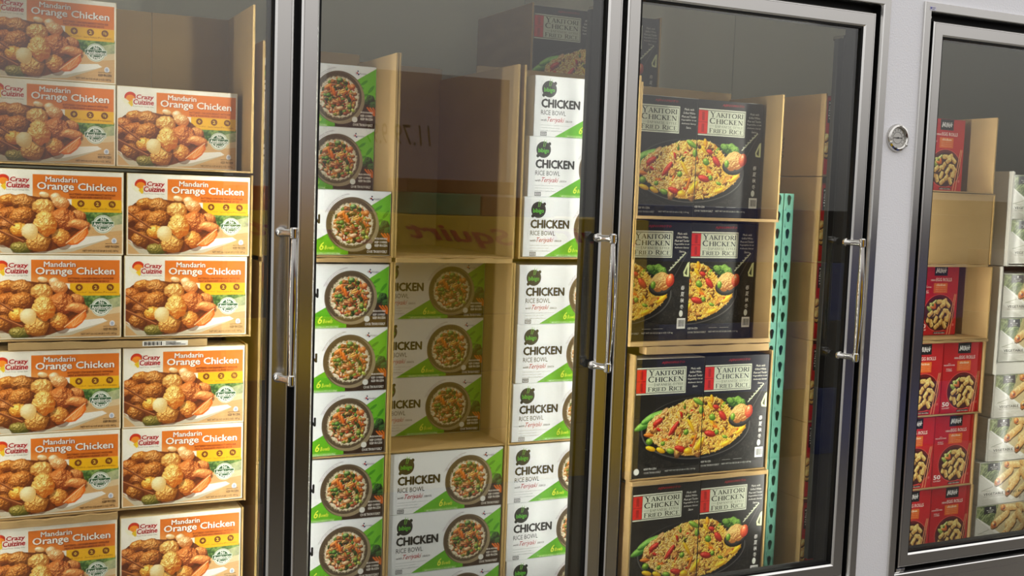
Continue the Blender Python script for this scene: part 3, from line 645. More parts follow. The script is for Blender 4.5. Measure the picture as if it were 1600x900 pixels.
# --- fried rice, a picture that runs over two neighbouring boxes
YW, YH, YDP = .2205, .326, .062
def rice_art():
    W_, H_ = 420, 312
    a = Art(W_, H_, (30, 28, 25)); A = a.asp
    t = np.clip((a.n1-.45)*2.2, 0, 1)*(a.V > .42); a.put(t, (62, 58, 52), .55)
    lines_ = np.clip((fbm(H_, W_, 3, 17, 2)-.60)*8, 0, 1)*(a.V > .5); a.put(lines_, (92, 88, 80), .35)
    # black wok
    a.disc(.462, .62, .41*A, .290, (20, 19, 18)); a.disc(.462, .605, .412*A, .268, (88, 86, 82)); a.disc(.462, .602, .402*A, .262, (24, 22, 20))
    for u0, v0, r, rt in ((.085, .545, .115, -.42), (.135, .49, .125, -.38), (.175, .475, .08, -.3)): a.lump(u0, v0, r, .034, rt, (146, 206, 88), (46, 102, 30), bump=.6, wob=.12, gloss=.12)
    # mound of rice
    mound = a.polym([(.085, .62), (.10, .54), (.15, .48), (.22, .44), (.30, .40), (.37, .36), (.45, .345), (.52, .34), (.58, .345), (.64, .37), (.69, .43), (.74, .50), (.82, .56), (.845, .60), (.81, .68), (.73, .76), (.62, .82), (.50, .845), (.38, .84), (.26, .79), (.15, .71)])
    g = fbm(H_, W_, 3.2, 21, 2)*.6+fbm(H_, W_, 1.6, 22, 1)*.4; g = np.clip((g-.32)*2.6, 0, 1)[..., None]
    warm = np.clip(a.U*1.1, 0, 1)[..., None]
    lo = np.array((132, 92, 40))*(1-warm)+np.array((176, 118, 24))*warm; hi = np.array((240, 214, 166))*(1-warm)+np.array((252, 224, 120))*warm
    k = mound[..., None]; a.a = a.a*(1-k)+((lo*(1-g)+hi*g)/255)*k
    r2 = np.random.default_rng(12)
    pts = [(.16, .52, .035, .030), ]
    def bits(n, cols, rx, ry, bump=.6):
        for _ in range(n):
            for _t in range(30):
                u, v = r2.random()*.74+.10, r2.random()*.48+.35
                if mound[min(int(v*H_), H_-1), min(int(u*W_), W_-1)] > .9: break
            else: continue
            c = cols[r2.integers(len(cols))]; q = .7+.6*r2.random()
            a.lump(u, v, rx*q, ry*q, r2.random()*3.1, c[0], c[1], bump=bump, wob=.2, gloss=.12)
    bits(1100, [((248, 226, 170), (150, 108, 50)), ((252, 232, 150), (176, 128, 40)), ((236, 206, 150), (130, 88, 40))], .016, .0065, .2)
    bits(46, [((222, 176, 116), (104, 62, 26)), ((206, 156, 98), (92, 54, 22)), ((236, 196, 140), (120, 76, 36))], .046, .030, 1.2)
    bits(16, [((120, 80, 40), (50, 30, 12))], .028, .020)
    bits(26, [((206, 50, 36), (120, 14, 10)), ((236, 196, 40), (170, 110, 10)), ((120, 170, 50), (50, 84, 16)), ((230, 130, 40), (150, 66, 10))], .034, .015, 1.0)
    bits(600, [((252, 234, 180), (160, 118, 56)), ((255, 236, 150), (184, 136, 44))], .015, .006, .2)
    wm = np.clip((a.U-.15)/.6, 0, 1); tint = np.stack([np.ones_like(wm)*1.04, 1.0-.02*wm, .94-.30*wm], -1); mk = mound[..., None]; a.a = a.a*(1-mk)+np.clip((a.a-.5)*1.15+.5, 0, 1)*tint*mk
    for u, v, rx, ry, rt, c in ((.17, .535, .055, .026, -.5, 0), (.29, .60, .075, .022, -.9, 0), (.345, .775, .060, .026, .3, 0), (.565, .665, .060, .028, .25, 0), (.655, .515, .060, .028, .8, 0), (.60, .435, .035, .02, .3, 0),
        (.42, .585, .070, .018, 1.0, 1), (.125, .755, .05, .02, .3, 1), (.20, .775, .045, .022, .4, 1), (.49, .745, .070, .026, 2.2, 1), (.80, .655, .055, .022, -.6, 1), (.69, .76, .05, .022, -.3, 1), (.405, .80, .04, .03, 0, 1), (.45, .72, .07, .014, 1.9, 3), (.11, .64, .05, .018, .1, 3), (.555, .42, .04, .016, .9, 1),
        (.465, .38, .060, .022, .5, 2), (.385, .635, .028, .026, 0, 2), (.115, .695, .034, .030, 0, 2), (.575, .52, .034, .028, .6, 2), (.275, .79, .040, .024, .3, 2), (.615, .655, .022, .022, 0, 2), (.76, .60, .03, .022, 0, 2), (.49, .455, .022, .034, 0, 2), (.215, .72, .022, .02, 0, 2), (.68, .70, .03, .014, .3, 2)):
        a.lump(u, v, rx, ry, rt, *(((232, 60, 40), (130, 14, 10)), ((255, 216, 30), (190, 130, 6)), ((156, 200, 60), (62, 98, 16)), ((240, 140, 40), (160, 70, 10)))[c], bump=.5, wob=.16, gloss=.25)
    # ladle with a helping of rice, greens and pale leaves behind it
    for u, v, r in ((.735, .40, .06), (.77, .385, .05), (.80, .41, .05), (.71, .385, .04)): a.lump(u, v, r, r*.7, .3, (140, 186, 74), (40, 80, 22), bump=2.0, wob=.3, gloss=.1)
    a.line(.86, .53, .99, .24, .026, (22, 20, 19)); a.line(.867, .505, .985, .245, .004, (74, 70, 66))
    a.disc(.79, .545, .118, .078, (20, 18, 18), 1, -.1); a.disc(.79, .535, .112, .066, (60, 58, 56), 1, -.1)
    a.lump(.79, .505, .108, .078, -.2, (255, 214, 130), (176, 104, 40), bump=2.2, wob=.2, gloss=.15); a.lump(.86, .49, .04, .055, .2, (248, 120, 60), (170, 40, 24), bump=.8); a.lump(.735, .53, .024, .034, 0, (150, 206, 60), (66, 110, 18))
    for k in range(7): a.disc(.855+k*.017, .40-k*.022, .016, .006, (222, 230, 190), .95, -.7+.5*(k % 2)); a.disc(.862+k*.017, .385-k*.022, .012, .005, (240, 240, 224), .9, .6)
    a.poly([(.955, .42), (.985, .34), (1, .33), (1, .46), (.96, .455)], (226, 232, 170)); a.poly([(.965, .43), (.985, .37), (.985, .45)], (60, 66, 40))
    for u0 in (.0, .5):
        a.rect(u0+.003, .072, u0+.365, .298, (226, 230, 208)); a.rect(u0+.003, .082, u0+.359, .288, (40, 40, 34)); a.rect(u0+.003, .087, u0+.3565, .283, (214, 220, 196))
        a.rect(u0+.003, .087, u0+.073, .283, (214, 40, 28)); a.rect(u0+.003, .184, u0+.073, .187, (90, 14, 10)); a.rect(u0+.0715, .087, u0+.073, .283, (90, 14, 10))
        a.rect(u0+.028, .100, u0+.048, .172, (130, 20, 14), .55); a.rect(u0+.028, .20, u0+.048, .270, (130, 20, 14), .55)
    a.disc(.030, .945, .027, .027, (236, 238, 228)); a.disc(.952, .775, .019, .028, (236, 238, 228))
    a.rect(.925, .815, .988, .905, (238, 240, 234))
    for k in range(13): a.rect(.934+k*.0037, .830, .934+k*.0037+(.0016 if k % 3 else .0026), .888, (60, 60, 60))
    return a
full = rice_art()
def half(k):
    h_ = Art.__new__(Art); h_.__dict__.update(full.__dict__); n = full.w//2; h_.a = full.a[:, k*n:(k+1)*n].copy(); h_.w = n; return h_
def rice_letters(right):
    Lt = Letters(YW, YH)
    put_roman(Lt, 'YAKITORI', .175, .096, .690, .142, (30, 30, 26)); put_roman(Lt, 'CHICKEN', .175, .150, .690, .196, (30, 30, 26))
    put_roman(Lt, 'JAPANESE-STYLE', .265, .206, .690, .228, (120, 124, 108)); put_roman(Lt, 'FRIED RICE', .175, .236, .690, .274, (84, 88, 74))
    Lt.lines([(.175, .217, .255, .217)], .0006, (120, 124, 108))
    Lt.text('AJINOMOTO', .36, .026, .70, .052, (168, 30, 34), .02, .15, 1)
    for k, (t, h_) in enumerate((('Made with', .10), ('Grilled White', .125), ('Meat and Tender', .150), ('Vegetables in an', .155), ('Authentic Savory', .15), ('Sauce', .05))):
        Lt.text(t, .865-h_*.72, .085+k*.030, .865+h_*.72, .104+k*.030, (226, 224, 214), .008, .2, 1)
    if right:
        Lt.text('KEEP FROZEN', .01, .894, .16, .911, (210, 210, 202), .015, 0, 1); Lt.text('COOK THOROUGHLY', .01, .928, .29, .945, (210, 210, 202), .015, 0, 1)
        Lt.text('NET WT 54 OZ (3 LB 6 OZ) 1.53 kg', .33, .928, .79, .946, (210, 210, 202), .01, 0, 1); Lt.lines([(.33, .900, .46, .900), (.50, .900, .64, .900)], .0007, (200, 200, 194))
        for k, t in enumerate('春夏秋冬'): Lt.text(t, .880, .535+k*.054, .936, .573+k*.054, (244, 242, 234), .0, .1, 1)
    else:
        Lt.text('KEEP FROZEN', .17, .916, .35, .933, (200, 200, 192), .015, 0, 1); Lt.text('COOK THOROUGHLY', .17, .948, .42, .965, (200, 200, 192), .015, 0, 1)
        Lt.text('NET WT 54 OZ (3 LB 6 OZ) 1.53 kg', .48, .946, .93, .963, (200, 200, 192), .01, 0, 1)
    return Lt
BLKC = mat('black_carton', (30, 28, 27), .4, coat=.2)
YG = 'fried rice boxes behind the third door'
YL = package('fried_rice_box', YW, YDP, YH, half(0), rice_letters(False), mat('white_carton_edge', (226, 224, 214), .5), PRINTG, YG,
             'left fried rice box, wok rim at left, in the third case from the top', (1.6875, .222, .7995))
YR = package('fried_rice_box', YW, YDP, YH, half(1), rice_letters(True), BLKC, PRINTG, YG,
             'right fried rice box, ladle picture, in the third case from the top', (1.9085, .222, .7995))
YR['group'] = YG
dup(YL, 'left fried rice box in the lowest case, cut off by the door bottom', (1.6935, .222, .4535)); dup(YR, 'right fried rice box in the lowest case, barcode out of view', (1.9150, .222, .4535))
dup(YL, 'left fried rice box in the topmost front case, partly hidden by the door post', (1.6685, .285, 1.503)); dup(YR, 'right fried rice box in the topmost front case, beside bare cardboard wall', (1.8895, .285, 1.503))
dup(YR, 'left fried rice box with ladle in the second case, over the folded flap', (1.6655, .285, 1.1645)); dup(YR, 'right fried rice box with ladle in the second case, over the folded flap', (1.8865, .285, 1.1645))
dup(YL, 'dim fried rice box high at the back, left of its pair', (1.6085, .752, 1.7905)); dup(YR, 'dim fried rice box high at the back, right of its pair, behind the door post', (1.8290, .752, 1.7905))

# --- egg rolls
EW, EH, EDP = .166, .2235, .08
def egg_bowl(a, cu, cv, rx, ry, seed):
    A = a.asp
    a.disc(cu, cv, rx*1.02, ry*1.02, (226, 96, 80)); a.disc(cu, cv, rx*.985, ry*.985, (104, 14, 16)); a.disc(cu, cv+.012, rx*.90, ry*.90, (70, 12, 10))
    r2 = np.random.default_rng(seed)
    for u, v in ((-.5, -.45), (-.65, -.2), (-.35, -.55), (-.55, -.3)): a.lump(cu+u*rx/A, cv+v*ry, .06, .03, r2.random()*3, (196, 210, 96), (90, 110, 30), bump=1.2, wob=.3)
    for u, v in ((-.45, -.3), (-.3, -.4)): a.lump(cu+u*rx/A, cv+v*ry, .05, .02, r2.random()*3, (246, 130, 40), (170, 70, 10))
    R3 = [(-.02, -.60, .5), (.28, -.62, -.4), (.52, -.45, .9), (-.66, .30, 1.0), (-.30, .02, 2.6), (.10, -.28, 2.4), (.40, -.12, .2), (.62, .05, .9), (-.55, .05, 2.8), (-.20, .36, 2.1), (-.48, .55, 1.1), (.18, .12, 2.2), (.45, .40, 1.3), (.10, .52, 2.3), (-.12, .72, 2.5), (.36, .66, .6), (-.08, -.12, 2.0), (.22, -.42, 2.7), (.58, .28, 1.9)]
    for u, v, rt in R3:
        x, y = cu+u*rx/A, cv+v*ry
        rt += r2.normal()*.25; a.roll(x+.007, y+.013, .066, .037, rt, (74, 34, 6), (50, 20, 4), 0); a.roll(x, y, .060, .0325, rt, (252, 226, 140), (172, 106, 32))
def egg_art():
    a = Art(210, 282, (196, 22, 28)); g = np.clip((a.U-.35)*.6+(.3-a.V)*.35, 0, 1); a.put(g, (228, 70, 66), .6); a.put(np.clip((.25-a.V)*2, 0, .7), (150, 14, 26), .5)
    a.rect(.36, 0, .70, .150, (26, 24, 26)); a.rect(.36, .255, .72, .40, (232, 108, 30)); a.rect(.37, .262, .71, .305, (238, 128, 44))
    egg_bowl(a, .545, .685, .305, .265, 3)
    for x0, x1 in ((.93, .78), (.965, .85)): a.line(x0, .42, x1, 1.0, .008, (214, 130, 84)); a.line(x0-.006, .42, x1-.008, 1.0, .003, (250, 190, 140))
    a.rect(.42, .957, .73, .985, (40, 20, 18)); a.disc(.925, .86, .02, .02, (230, 140, 130), .7)
    return a
Lt = Letters(EW, EH)
put_brush(Lt, .405, .050, .665, .112)
Lt.text('MINI', .275, .205, .385, .230, (250, 230, 220), .03, 0, 1); Lt.text('EGG ROLLS', .405, .185, .815, .233, (250, 232, 222), .022)
Lt.text('chicken', .42, .266, .66, .300, (255, 240, 210), .02, 0, 1)
for k in range(3): Lt.text('cabbage carrots onion', .40, .315+k*.026, .68, .330+k*.026, (255, 214, 160), 0, 0, 1)
Lt.text('NO', .13, .288, .19, .302, (252, 226, 220), .02, 0, 1); Lt.text('PRESERVATIVES', .02, .307, .30, .325, (252, 226, 220), .02, 0, 1); Lt.text('FULLY', .09, .360, .23, .378, (252, 226, 220), .02, 0, 1); Lt.text('COOKED', .08, .384, .24, .402, (252, 226, 220), .02, 0, 1)
Lt.text('50', .035, .835, .215, .898, (252, 246, 240), .03); Lt.text('COUNT', .035, .912, .225, .934, (252, 230, 224), .02, 0, 1)
Lt.text('KEEP FROZEN', .44, .962, .71, .980, (236, 220, 210), .01, 0, 1)
REDC = mat('red_carton', (176, 22, 28), .42, coat=.2)
EG = package('egg_roll_box', EW, EDP, EH, egg_art(), Lt, REDC, PRINTG, 'egg roll boxes behind the right door',
             'egg roll box in the top open tray, beside bare cardboard', (2.722, .30, 1.6095))
XL_, XR_ = 2.6145, 2.7825
dup(EG, 'egg roll box set back beside bare cardboard, above the full red rows', (2.7395, .30, 1.1535))
for z, dx, a_, b_ in ((.9155, .0, 'left egg roll box of the highest full pair, half behind the door frame', 'right egg roll box of the highest full pair, 50 count in view'),
                    (.6845, -.015, 'left egg roll box of the middle full pair, half behind the door frame', 'right egg roll box of the middle full pair, bright glare on its side'),
                    (.4545, -.010, 'left egg roll box of the lowest pair, half behind the door frame', 'right egg roll box of the lowest pair, cut off by the door bottom')):
    dup(EG, a_, (XL_+dx, .226, z)); dup(EG, b_, (XR_+dx, .226, z))
def egg_side_art():
    a = Art(140, 202, (190, 22, 28)); a.rect(.05, .06, .20, .34, (24, 22, 24)); egg_bowl(a, -.04, .62, .13, .17, 8); a.rect(0, 0, 1, .02, (150, 10, 16)); return a
Lt = Letters(EW, EH); put_brush(Lt, .075, .09, .175, .31, rot90=True)
Lt.text('50', .10, .88, .19, .96, (252, 240, 234), .03, rot90=True); Lt.lines([(.05, .64, .24, .60)], .0008, (240, 200, 190))
ES = package('egg_roll_box', EW, EDP, EH, egg_side_art(), Lt, REDC, PRINTG, 'egg roll boxes beside the teal post',
             'sliver of red egg roll box in the topmost case right of the teal post', (2.2560, .226, 1.6385))
for z, l in ((1.3905, 'sliver of red egg roll box in the second case, beside the teal post'), (1.1655, 'sliver of red egg roll box in the third case, beside the teal post'), (.9255, 'sliver of red egg roll box with dark label, fourth case beside the teal post'),
             (.6975, 'sliver of red egg roll box with dark label, fifth case beside the teal post'), (.4545, 'sliver of red egg roll box in the lowest case beside the teal post')):
    dup(ES, l, (2.2560, .226, z))

# --- vegetable spring rolls
VW, VH, VDP = .240, .141, .16
def veg_art():
    a = Art(268, 158, (226, 222, 206)); A = a.asp
    a.leafy(a.polym([(0, 0), (.55, 0), (.5, .30), (.28, .60), (0, .30)]), (66, 84, 44), (176, 184, 132))
    for k in range(8): a.disc(.05+k*.05, .17+.05*(k % 3), .17, .016, ((168, 184, 124), (84, 104, 56))[k % 2], .85, -.9+.1*k)
    a.poly([(.42, 0), (1, 0), (1, .72), (.70, .90), (.30, .52)], (206, 188, 136), .8)
    a.poly([(0, .28), (.40, .66), (.66, .93), (.58, 1), (0, 1)], (222, 220, 208)); a.poly([(0, .27), (.03, .27), (.70, .90), (.64, .94)], (246, 244, 236))
    a.line(.06, .66, .26, .58, .008, (160, 160, 142)); a.line(.10, .66, .22, .68, .005, (160, 160, 142)); a.poly([(.0, .70), (.42, 1), (0, 1)], (206, 204, 192))
    for u, v, rx, ry, rt, e in ((.62, .10, .20, .075, .1, 1), (.90, .14, .20, .08, .6, 0), (.46, .36, .23, .092, -.62, 1), (.72, .36, .22, .088, -.75, 0), (.90, .44, .24, .09, 1.0, 0), (.64, .60, .20, .085, -.9, 1), (.82, .70, .18, .08, -.8, 0)):
        rx, rt = rx*1.45, rt*.85
        a.roll(u+.012, v+.025, rx*1.03, ry*1.04, rt, (120, 84, 36), (90, 60, 24), 0); a.roll(u, v, rx, ry, rt, (254, 228, 164), (204, 138, 60))
        if e: a.lump(u-.68*rx*math.cos(rt)/A, v-.68*rx*math.sin(rt), ry*1.0, ry*.9, rt, (250, 164, 84), (180, 88, 40), bump=1.4, wob=.25); a.lump(u-.58*rx*math.cos(rt)/A, v-.55*rx*math.sin(rt)+.02, ry*.4, ry*.32, rt, (150, 100, 90), (80, 46, 40))
    a.poly([(.15, .02), (.37, .02), (.38, .21), (.27, .185), (.14, .21)], (26, 26, 32)); a.disc(.26, .065, .026, .026, (236, 236, 230))
    return a
Lt = Letters(VW, VH)
Lt.text('ROYAL', .195, .108, .335, .135, (236, 234, 226), .02, 0, 1); Lt.text('ASIA', .215, .148, .315, .174, (236, 234, 226), .02, 0, 1)
Lt.text('VEGETABLE SPRING ROLLS', .10, .715, .96, .775, (46, 40, 32), .012); Lt.text('WITH SESAME SOY DIPPING SAUCE', .10, .79, .52, .815, (110, 104, 90), 0, 0, 1)
Lt.text('10g', .72, .84, .83, .93, (90, 82, 68), 0, .3, 1); Lt.text('5g', .87, .82, .95, .90, (90, 82, 68), 0, .3, 1)
for k in range(3): Lt.text('serving suggestion cook thoroughly keep frozen', .06, .87+k*.035, .50-.06*k, .886+k*.035, (130, 126, 112), 0, 0, 1)
VG = package('spring_roll_box', VW, VDP, VH, veg_art(), Lt, noisy(mat('grey_white_carton', (196, 195, 186), .5), 20, .5, (176, 175, 168), stretch=(1, 1, 6)), PRINTG, 'vegetable spring roll boxes at the right edge',
             'spring roll box topmost at the right edge, inside the tall white tray', (2.949+VW/2, .235, 1.529))
for x, z, l in ((2.949, 1.387, 'spring roll box at the right edge, lower one inside the tall white tray'), (2.934, 1.2145, 'spring roll box at the right edge, directly below the tall white tray'), (2.932, 1.072, 'spring roll box at the right edge, resting on the white folded lip'),
                (2.930, .890, 'spring roll box at the right edge, directly under the white folded lip'), (2.918, .748, 'spring roll box at the right edge, second under the white folded lip'),
                (2.889, .6055, 'spring roll box at the right edge, shifted left, second from the door bottom'), (2.886, .4635, 'spring roll box at the right edge, lowest, cut off by the door bottom')):
    dup(VG, l, (x+VW/2, .222, z))

# ------------------------------------------------------------------ cardboard cases and trays
def case(label, x0, x1, z0, z1, dp=.30, y0=.218, tb=.0035, t=.005, lip=0.0, strip=None, front=False, mt=None, group='open cardboard cases', bh=0.0, closed_top=False, seam=None):
    mt = mt or CARD; ed = EDGE if mt is not WHITECARD else WHITECARD
    d = thing('cardboard_case', label, 'carton', ((x0+x1)/2, y0, z0), group); w_ = x1-x0; h = z1-z0; a, b = -w_/2, w_/2
    m_ = MB()
    m_.box(a, b, 0.002, dp, 0, tb, mt); q_ = [a, b] if seam is None else [a, seam-(x0+x1)/2, b]
    for i_ in range(len(q_)-1): m_.box(q_[i_]+(.0012 if i_ else 0), q_[i_+1], dp-t, dp, tb, h+bh, mt)
    m_.box(a, a+t, .002, dp-t, tb, h, mt); m_.box(b-t, b, .002, dp-t, tb, h, mt)
    if front: m_.box(a+t, b-t, .002, .002+t, tb, h, mt)
    if closed_top: m_.box(a, b, .0, dp, h, h+.003, mt)
    m_.build('tray', d)
    m_ = MB()
    m_.box(a, a+t, 0, .002, 0, h, ed); m_.box(b-t, b, 0, .002, 0, h, ed)
    m_.box(a, a+t, 0, dp, h, h+.0012, ed); m_.box(b-t, b, 0, dp, h, h+.0012, ed); m_.box(a+t, b-t, dp-t, dp, h+bh, h+bh+.0012, ed)
    m_.build('cut_edge', d)
    if lip:
        m_ = MB(); m_.box(a, b, -.004, -.0005, 0, lip, mt, .001); m_.build('front_lip', d)
    if strip:
        s0, s1, q0, q1 = strip
        m_ = MB(); n = 14; vs = []
        for i in range(n+1):
            x = s0+(s1-s0)*i/n-(x0+x1)/2; wv_ = .0012*math.sin(i*1.9)+.0008*math.sin(i*.7)
            vs += [(x, -.006+wv_, q0-z0), (x, -.006+wv_, q1-z0+wv_), (x, .03, q1-z0+wv_), (x, .03, q0-z0)]
        fs = []
        for i in range(n):
            for k in range(4): fs.append((i*4+k, (i+1)*4+k, (i+1)*4+(k+1) % 4, i*4+(k+1) % 4))
        fs += [(3, 2, 1, 0), (n*4, n*4+1, n*4+2, n*4+3)]
        m_.add(vs, fs, mt); m_.build('folded_flap', d)
    return d
GC = 'cardboard cases of orange chicken'
case('half-empty open cardboard tray around the topmost orange chicken boxes', .004, .5505, 1.5765, 1.943, .275, group=GC, seam=.3685)
case('cardboard case around the four orange chicken boxes below the half-empty tray', .006, .5512, 1.2118, 1.5705, .275, group=GC, t=.004)
c3 = case('cardboard case of orange chicken carrying the barcode strip on its top edge', .004, .5455, .8368, 1.1932, .275, group=GC, strip=(.055, .455, 1.1945, 1.2085))
mb = MB(); mb.box(.318-.27475, .413-.27475, -.0072, -.0064, 1.1965-.8368, 1.2075-.8368, PAPERW)
for k in range(9): mb.box(.322-.27475+k*.0042, .322-.27475+k*.0042+(.0012 if k % 2 else .0024), -.0076, -.0072, 1.198-.8368, 1.206-.8368, INKK)
for k in range(3): mb.box(.366-.27475, .366-.27475+.042-.010*k, -.0076, -.0072, 1.1985-.8368+k*.0028, 1.1998-.8368+k*.0028, INKK)
s_ = mb.build('barcode_sticker', c3); s_['label'] = 'white barcode sticker'
case('lowest cardboard case of orange chicken, cut off by the picture bottom', .003, .5415, .4492, .8185, .275, tb=.0185, t=.004, group=GC, strip=(.020, .270, .8200, .8345))
GB = 'cardboard cases of rice bowls'
CX = ((.5685, .8848), (.8866, 1.2012), (1.2028, 1.5285))
for (x0, x1), l in zip(CX, ('tall cardboard tray at the head of the left rice bowl column, bright right wall', 'tall empty cardboard tray between the two rice bowl columns', 'tall cardboard tray around the three highest rice bowl boxes of the right column')):
    dx = .011 if x0 > 1.2 else 0
    case(l, x0+dx, 1.5505 if dx else x1, 1.3912, 1.868, .52 if .8 < x0 < 1 else .30, group=GB, tb=.004, bh=.032 if .8 < x0 < 1 else .024, strip=(x0+.004, x1-.006, 1.3800, 1.3905) if x0 < 1.2 else None)
for (x0, x1), l in zip(CX, ('cardboard case of three rice bowl boxes in the left column, middle tier', 'open cardboard case with three rice bowl boxes pushed to its back', 'cardboard case of three rice bowl boxes in the right column, middle tier')):
    case(l, x0, x1, .9195, 1.3795, .30, group=GB)
for (x0, x1), l in zip(CX, ('lowest cardboard case of the left rice bowl column', 'lowest cardboard case of the middle rice bowl column, under the open case', 'lowest cardboard case of the right rice bowl column')):
    case(l, x0, x1, .4492, .9175, .30, group=GB, tb=.0145)
GY = 'cardboard cases of fried rice'
case('topmost cardboard case of fried rice with bare right wall, above the teal post', 1.552, 2.0185, 1.4990, 1.852, .25, group=GY, lip=.008, bh=.018)
case('second cardboard case of fried rice with bare right wall and folded lip', 1.5490, 2.0125, 1.1605, 1.4970, .25, group=GY, lip=.012, strip=(1.60, 2.008, 1.1385, 1.1580))
case('third cardboard case of fried rice with pale left side', 1.568, 2.0285, .7958, 1.1360, .25, group=GY)
case('lowest cardboard case of fried rice at the door bottom', 1.574, 2.0345, .4492, .7810, .25, group=GY, strip=(1.575, 2.03, .7820, .7925))
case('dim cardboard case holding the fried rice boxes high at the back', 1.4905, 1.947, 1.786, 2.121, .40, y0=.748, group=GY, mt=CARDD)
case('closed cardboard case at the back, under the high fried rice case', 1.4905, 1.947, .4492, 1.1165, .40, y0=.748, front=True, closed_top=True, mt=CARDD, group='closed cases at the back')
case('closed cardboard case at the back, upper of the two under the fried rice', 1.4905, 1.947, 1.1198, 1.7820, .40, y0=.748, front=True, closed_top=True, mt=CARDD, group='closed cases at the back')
GE = 'cardboard cases of egg rolls'
for z0, z1, l, tb in ((1.634, 1.866, 'topmost brown egg roll case right of the teal post, above its tip', .0035), (1.386, 1.630, 'second brown egg roll case right of the teal post', .0035), (1.161, 1.3835, 'third brown egg roll case from the top, right of the teal post', .0035),
                  (.921, 1.1585, 'fourth brown egg roll case from the top, right of the teal post', .0035), (.693, .9185, 'fifth brown egg roll case right of the teal post, pale flap on top', .0035), (.4492, .6905, 'lowest brown egg roll case right of the teal post', .0045)):
    e_ = case(l, 2.1665, 2.3465, z0, z1, .22, group=GE, tb=tb, t=.004)
    if z1 > 1.8:
        v, f = glyphs('22010', 0, 0, 2); xs = [p for p, _ in v]; ys_ = [q for _, q in v]; mb = MB()
        mb.add([(-.0904, .172+.020*(1-(q-min(ys_))/(max(ys_)-min(ys_))), .115-.062*(p-min(xs))/(max(xs)-min(xs))) for p, q in v], f, ink((96, 78, 54))); mb.build('stamped_number', e_)
GF = 'egg roll cases behind the right door'
case('open cardboard tray of egg rolls at the top of the right door stack', 2.36, 2.8555, 1.6050, 1.8400, .28, group=GF)
case('closed brown cardboard case with plain front between two egg roll trays', 2.36, 2.8660, 1.3840, 1.5995, .28, group=GF, front=True, closed_top=True, strip=(2.40, 2.85, 1.3765, 1.3832))
case('open cardboard tray of egg rolls below the plain fronted case', 2.40, 2.8770, 1.1490, 1.3750, .28, group=GF, strip=(2.52, 2.875, 1.1415, 1.1478))
case('cardboard case behind the highest full pair of egg roll boxes', 2.524, 2.8725, .9115, 1.1395, .28, group=GF)
case('cardboard case behind the middle full pair of egg roll boxes', 2.509, 2.8575, .6805, .9085, .28, group=GF)
case('cardboard case behind the lowest pair of egg roll boxes', 2.514, 2.8625, .4492, .6785, .28, group=GF, tb=.0045)
GV = 'white spring roll trays'
case('tall white cardboard tray around the highest spring roll boxes', 2.938, 3.289, 1.3800, 1.678, .30, group=GV, mt=WHITECARD, t=.008)
case('white cardboard tray with thick folded lip under the spring roll boxes', 2.920, 3.274, 1.0325, 1.377, .30, group=GV, mt=WHITECARD, tb=.038, lip=.036)

# teal rack upright with two rows of teardrop holes
d = thing('rack_upright', 'teal perforated steel rack post with two rows of teardrop holes', 'post', (2.0735, .262, .4495))
def teardrop(cx, cz, n=14):
    p = []
    for k in range(n+1):
        w_ = math.radians(-35+250*k/n); p.append((cx+.0074*math.cos(w_), cz+.0055+.0092*math.sin(w_)))
    for k in range(7):
        w_ = math.radians(200+140*k/6); p.append((cx+.0040*math.cos(w_), cz-.0095+.0050*math.sin(w_)))
    return p
HT = 1.1315; pitch_ = .0481
mb = MB()
for sx, c0, c1 in ((-1, -.0335, -.003), (1, .003, .0335)):
    bm = bmesh.new(); nrow = int(HT/pitch_)
    ys = 0.0
    for r in range(nrow+1):
        zt = HT-r*pitch_; zb = max(zt-pitch_, 0)
        if zt <= 0: break
        outer = [(c0, zb), (c1, zb), (c1, zt), (c0, zt)]; cc = (sx*.0178, zt-.019)
        if zt-zb < .04:
            vs = [bm.verts.new((x, ys, z)) for x, z in outer]; bm.faces.new(vs); continue
        hole = teardrop(*cc); N_ = len(hole)
        ho = [bm.verts.new((x, ys, z)) for x, z in hole]; ou = []
        for x, z in hole:
            dx, dz = x-cc[0], z-cc[1]; k = min([((c1 if dx > 0 else c0)-cc[0])/dx if abs(dx) > 1e-9 else 9e9, ((zt if dz > 0 else zb)-cc[1])/dz if abs(dz) > 1e-9 else 9e9])
            ou.append(bm.verts.new((cc[0]+dx*k, ys, cc[1]+dz*k)))
        for i in range(N_): bm.faces.new((ho[i], ou[i], ou[(i+1) % N_], ho[(i+1) % N_]))
        for cx_, cz_ in outer:      # close the corners
            an = math.atan2(cz_-cc[1], cx_-cc[0]); best = None
            for i in range(N_):
                a0 = math.atan2(hole[i][1]-cc[1], hole[i][0]-cc[0]); a1 = math.atan2(hole[(i+1) % N_][1]-cc[1], hole[(i+1) % N_][0]-cc[0])
                if abs(a1-a0) < 2 and min(a0, a1) <= an <= max(a0, a1): best = i
            if best is not None: bm.faces.new((ou[best], bm.verts.new((cx_, ys, cz_)), ou[(best+1) % N_]))
    geo = bmesh.ops.extrude_face_region(bm, geom=bm.faces[:]); bmesh.ops.translate(bm, vec=(0, .003, 0), verts=[v for v in geo['geom'] if isinstance(v, bmesh.types.BMVert)])
    bm.verts.index_update(); mb.add([v.co[:] for v in bm.verts], [[v.index for v in f.verts] for f in bm.faces], TEAL); bm.free()
mb.build('perforated_face', d)
mb = MB(); mb.box(-.003, .003, -.004, .003, 0, HT, TEAL, .0015); mb.build('centre_rib', d)
mb = MB(); mb.box(-.0345, -.0320, 0, .06, 0, HT, TEAL); mb.box(.0320, .0345, 0, .06, 0, HT, TEAL); mb.build('side_flange', d)

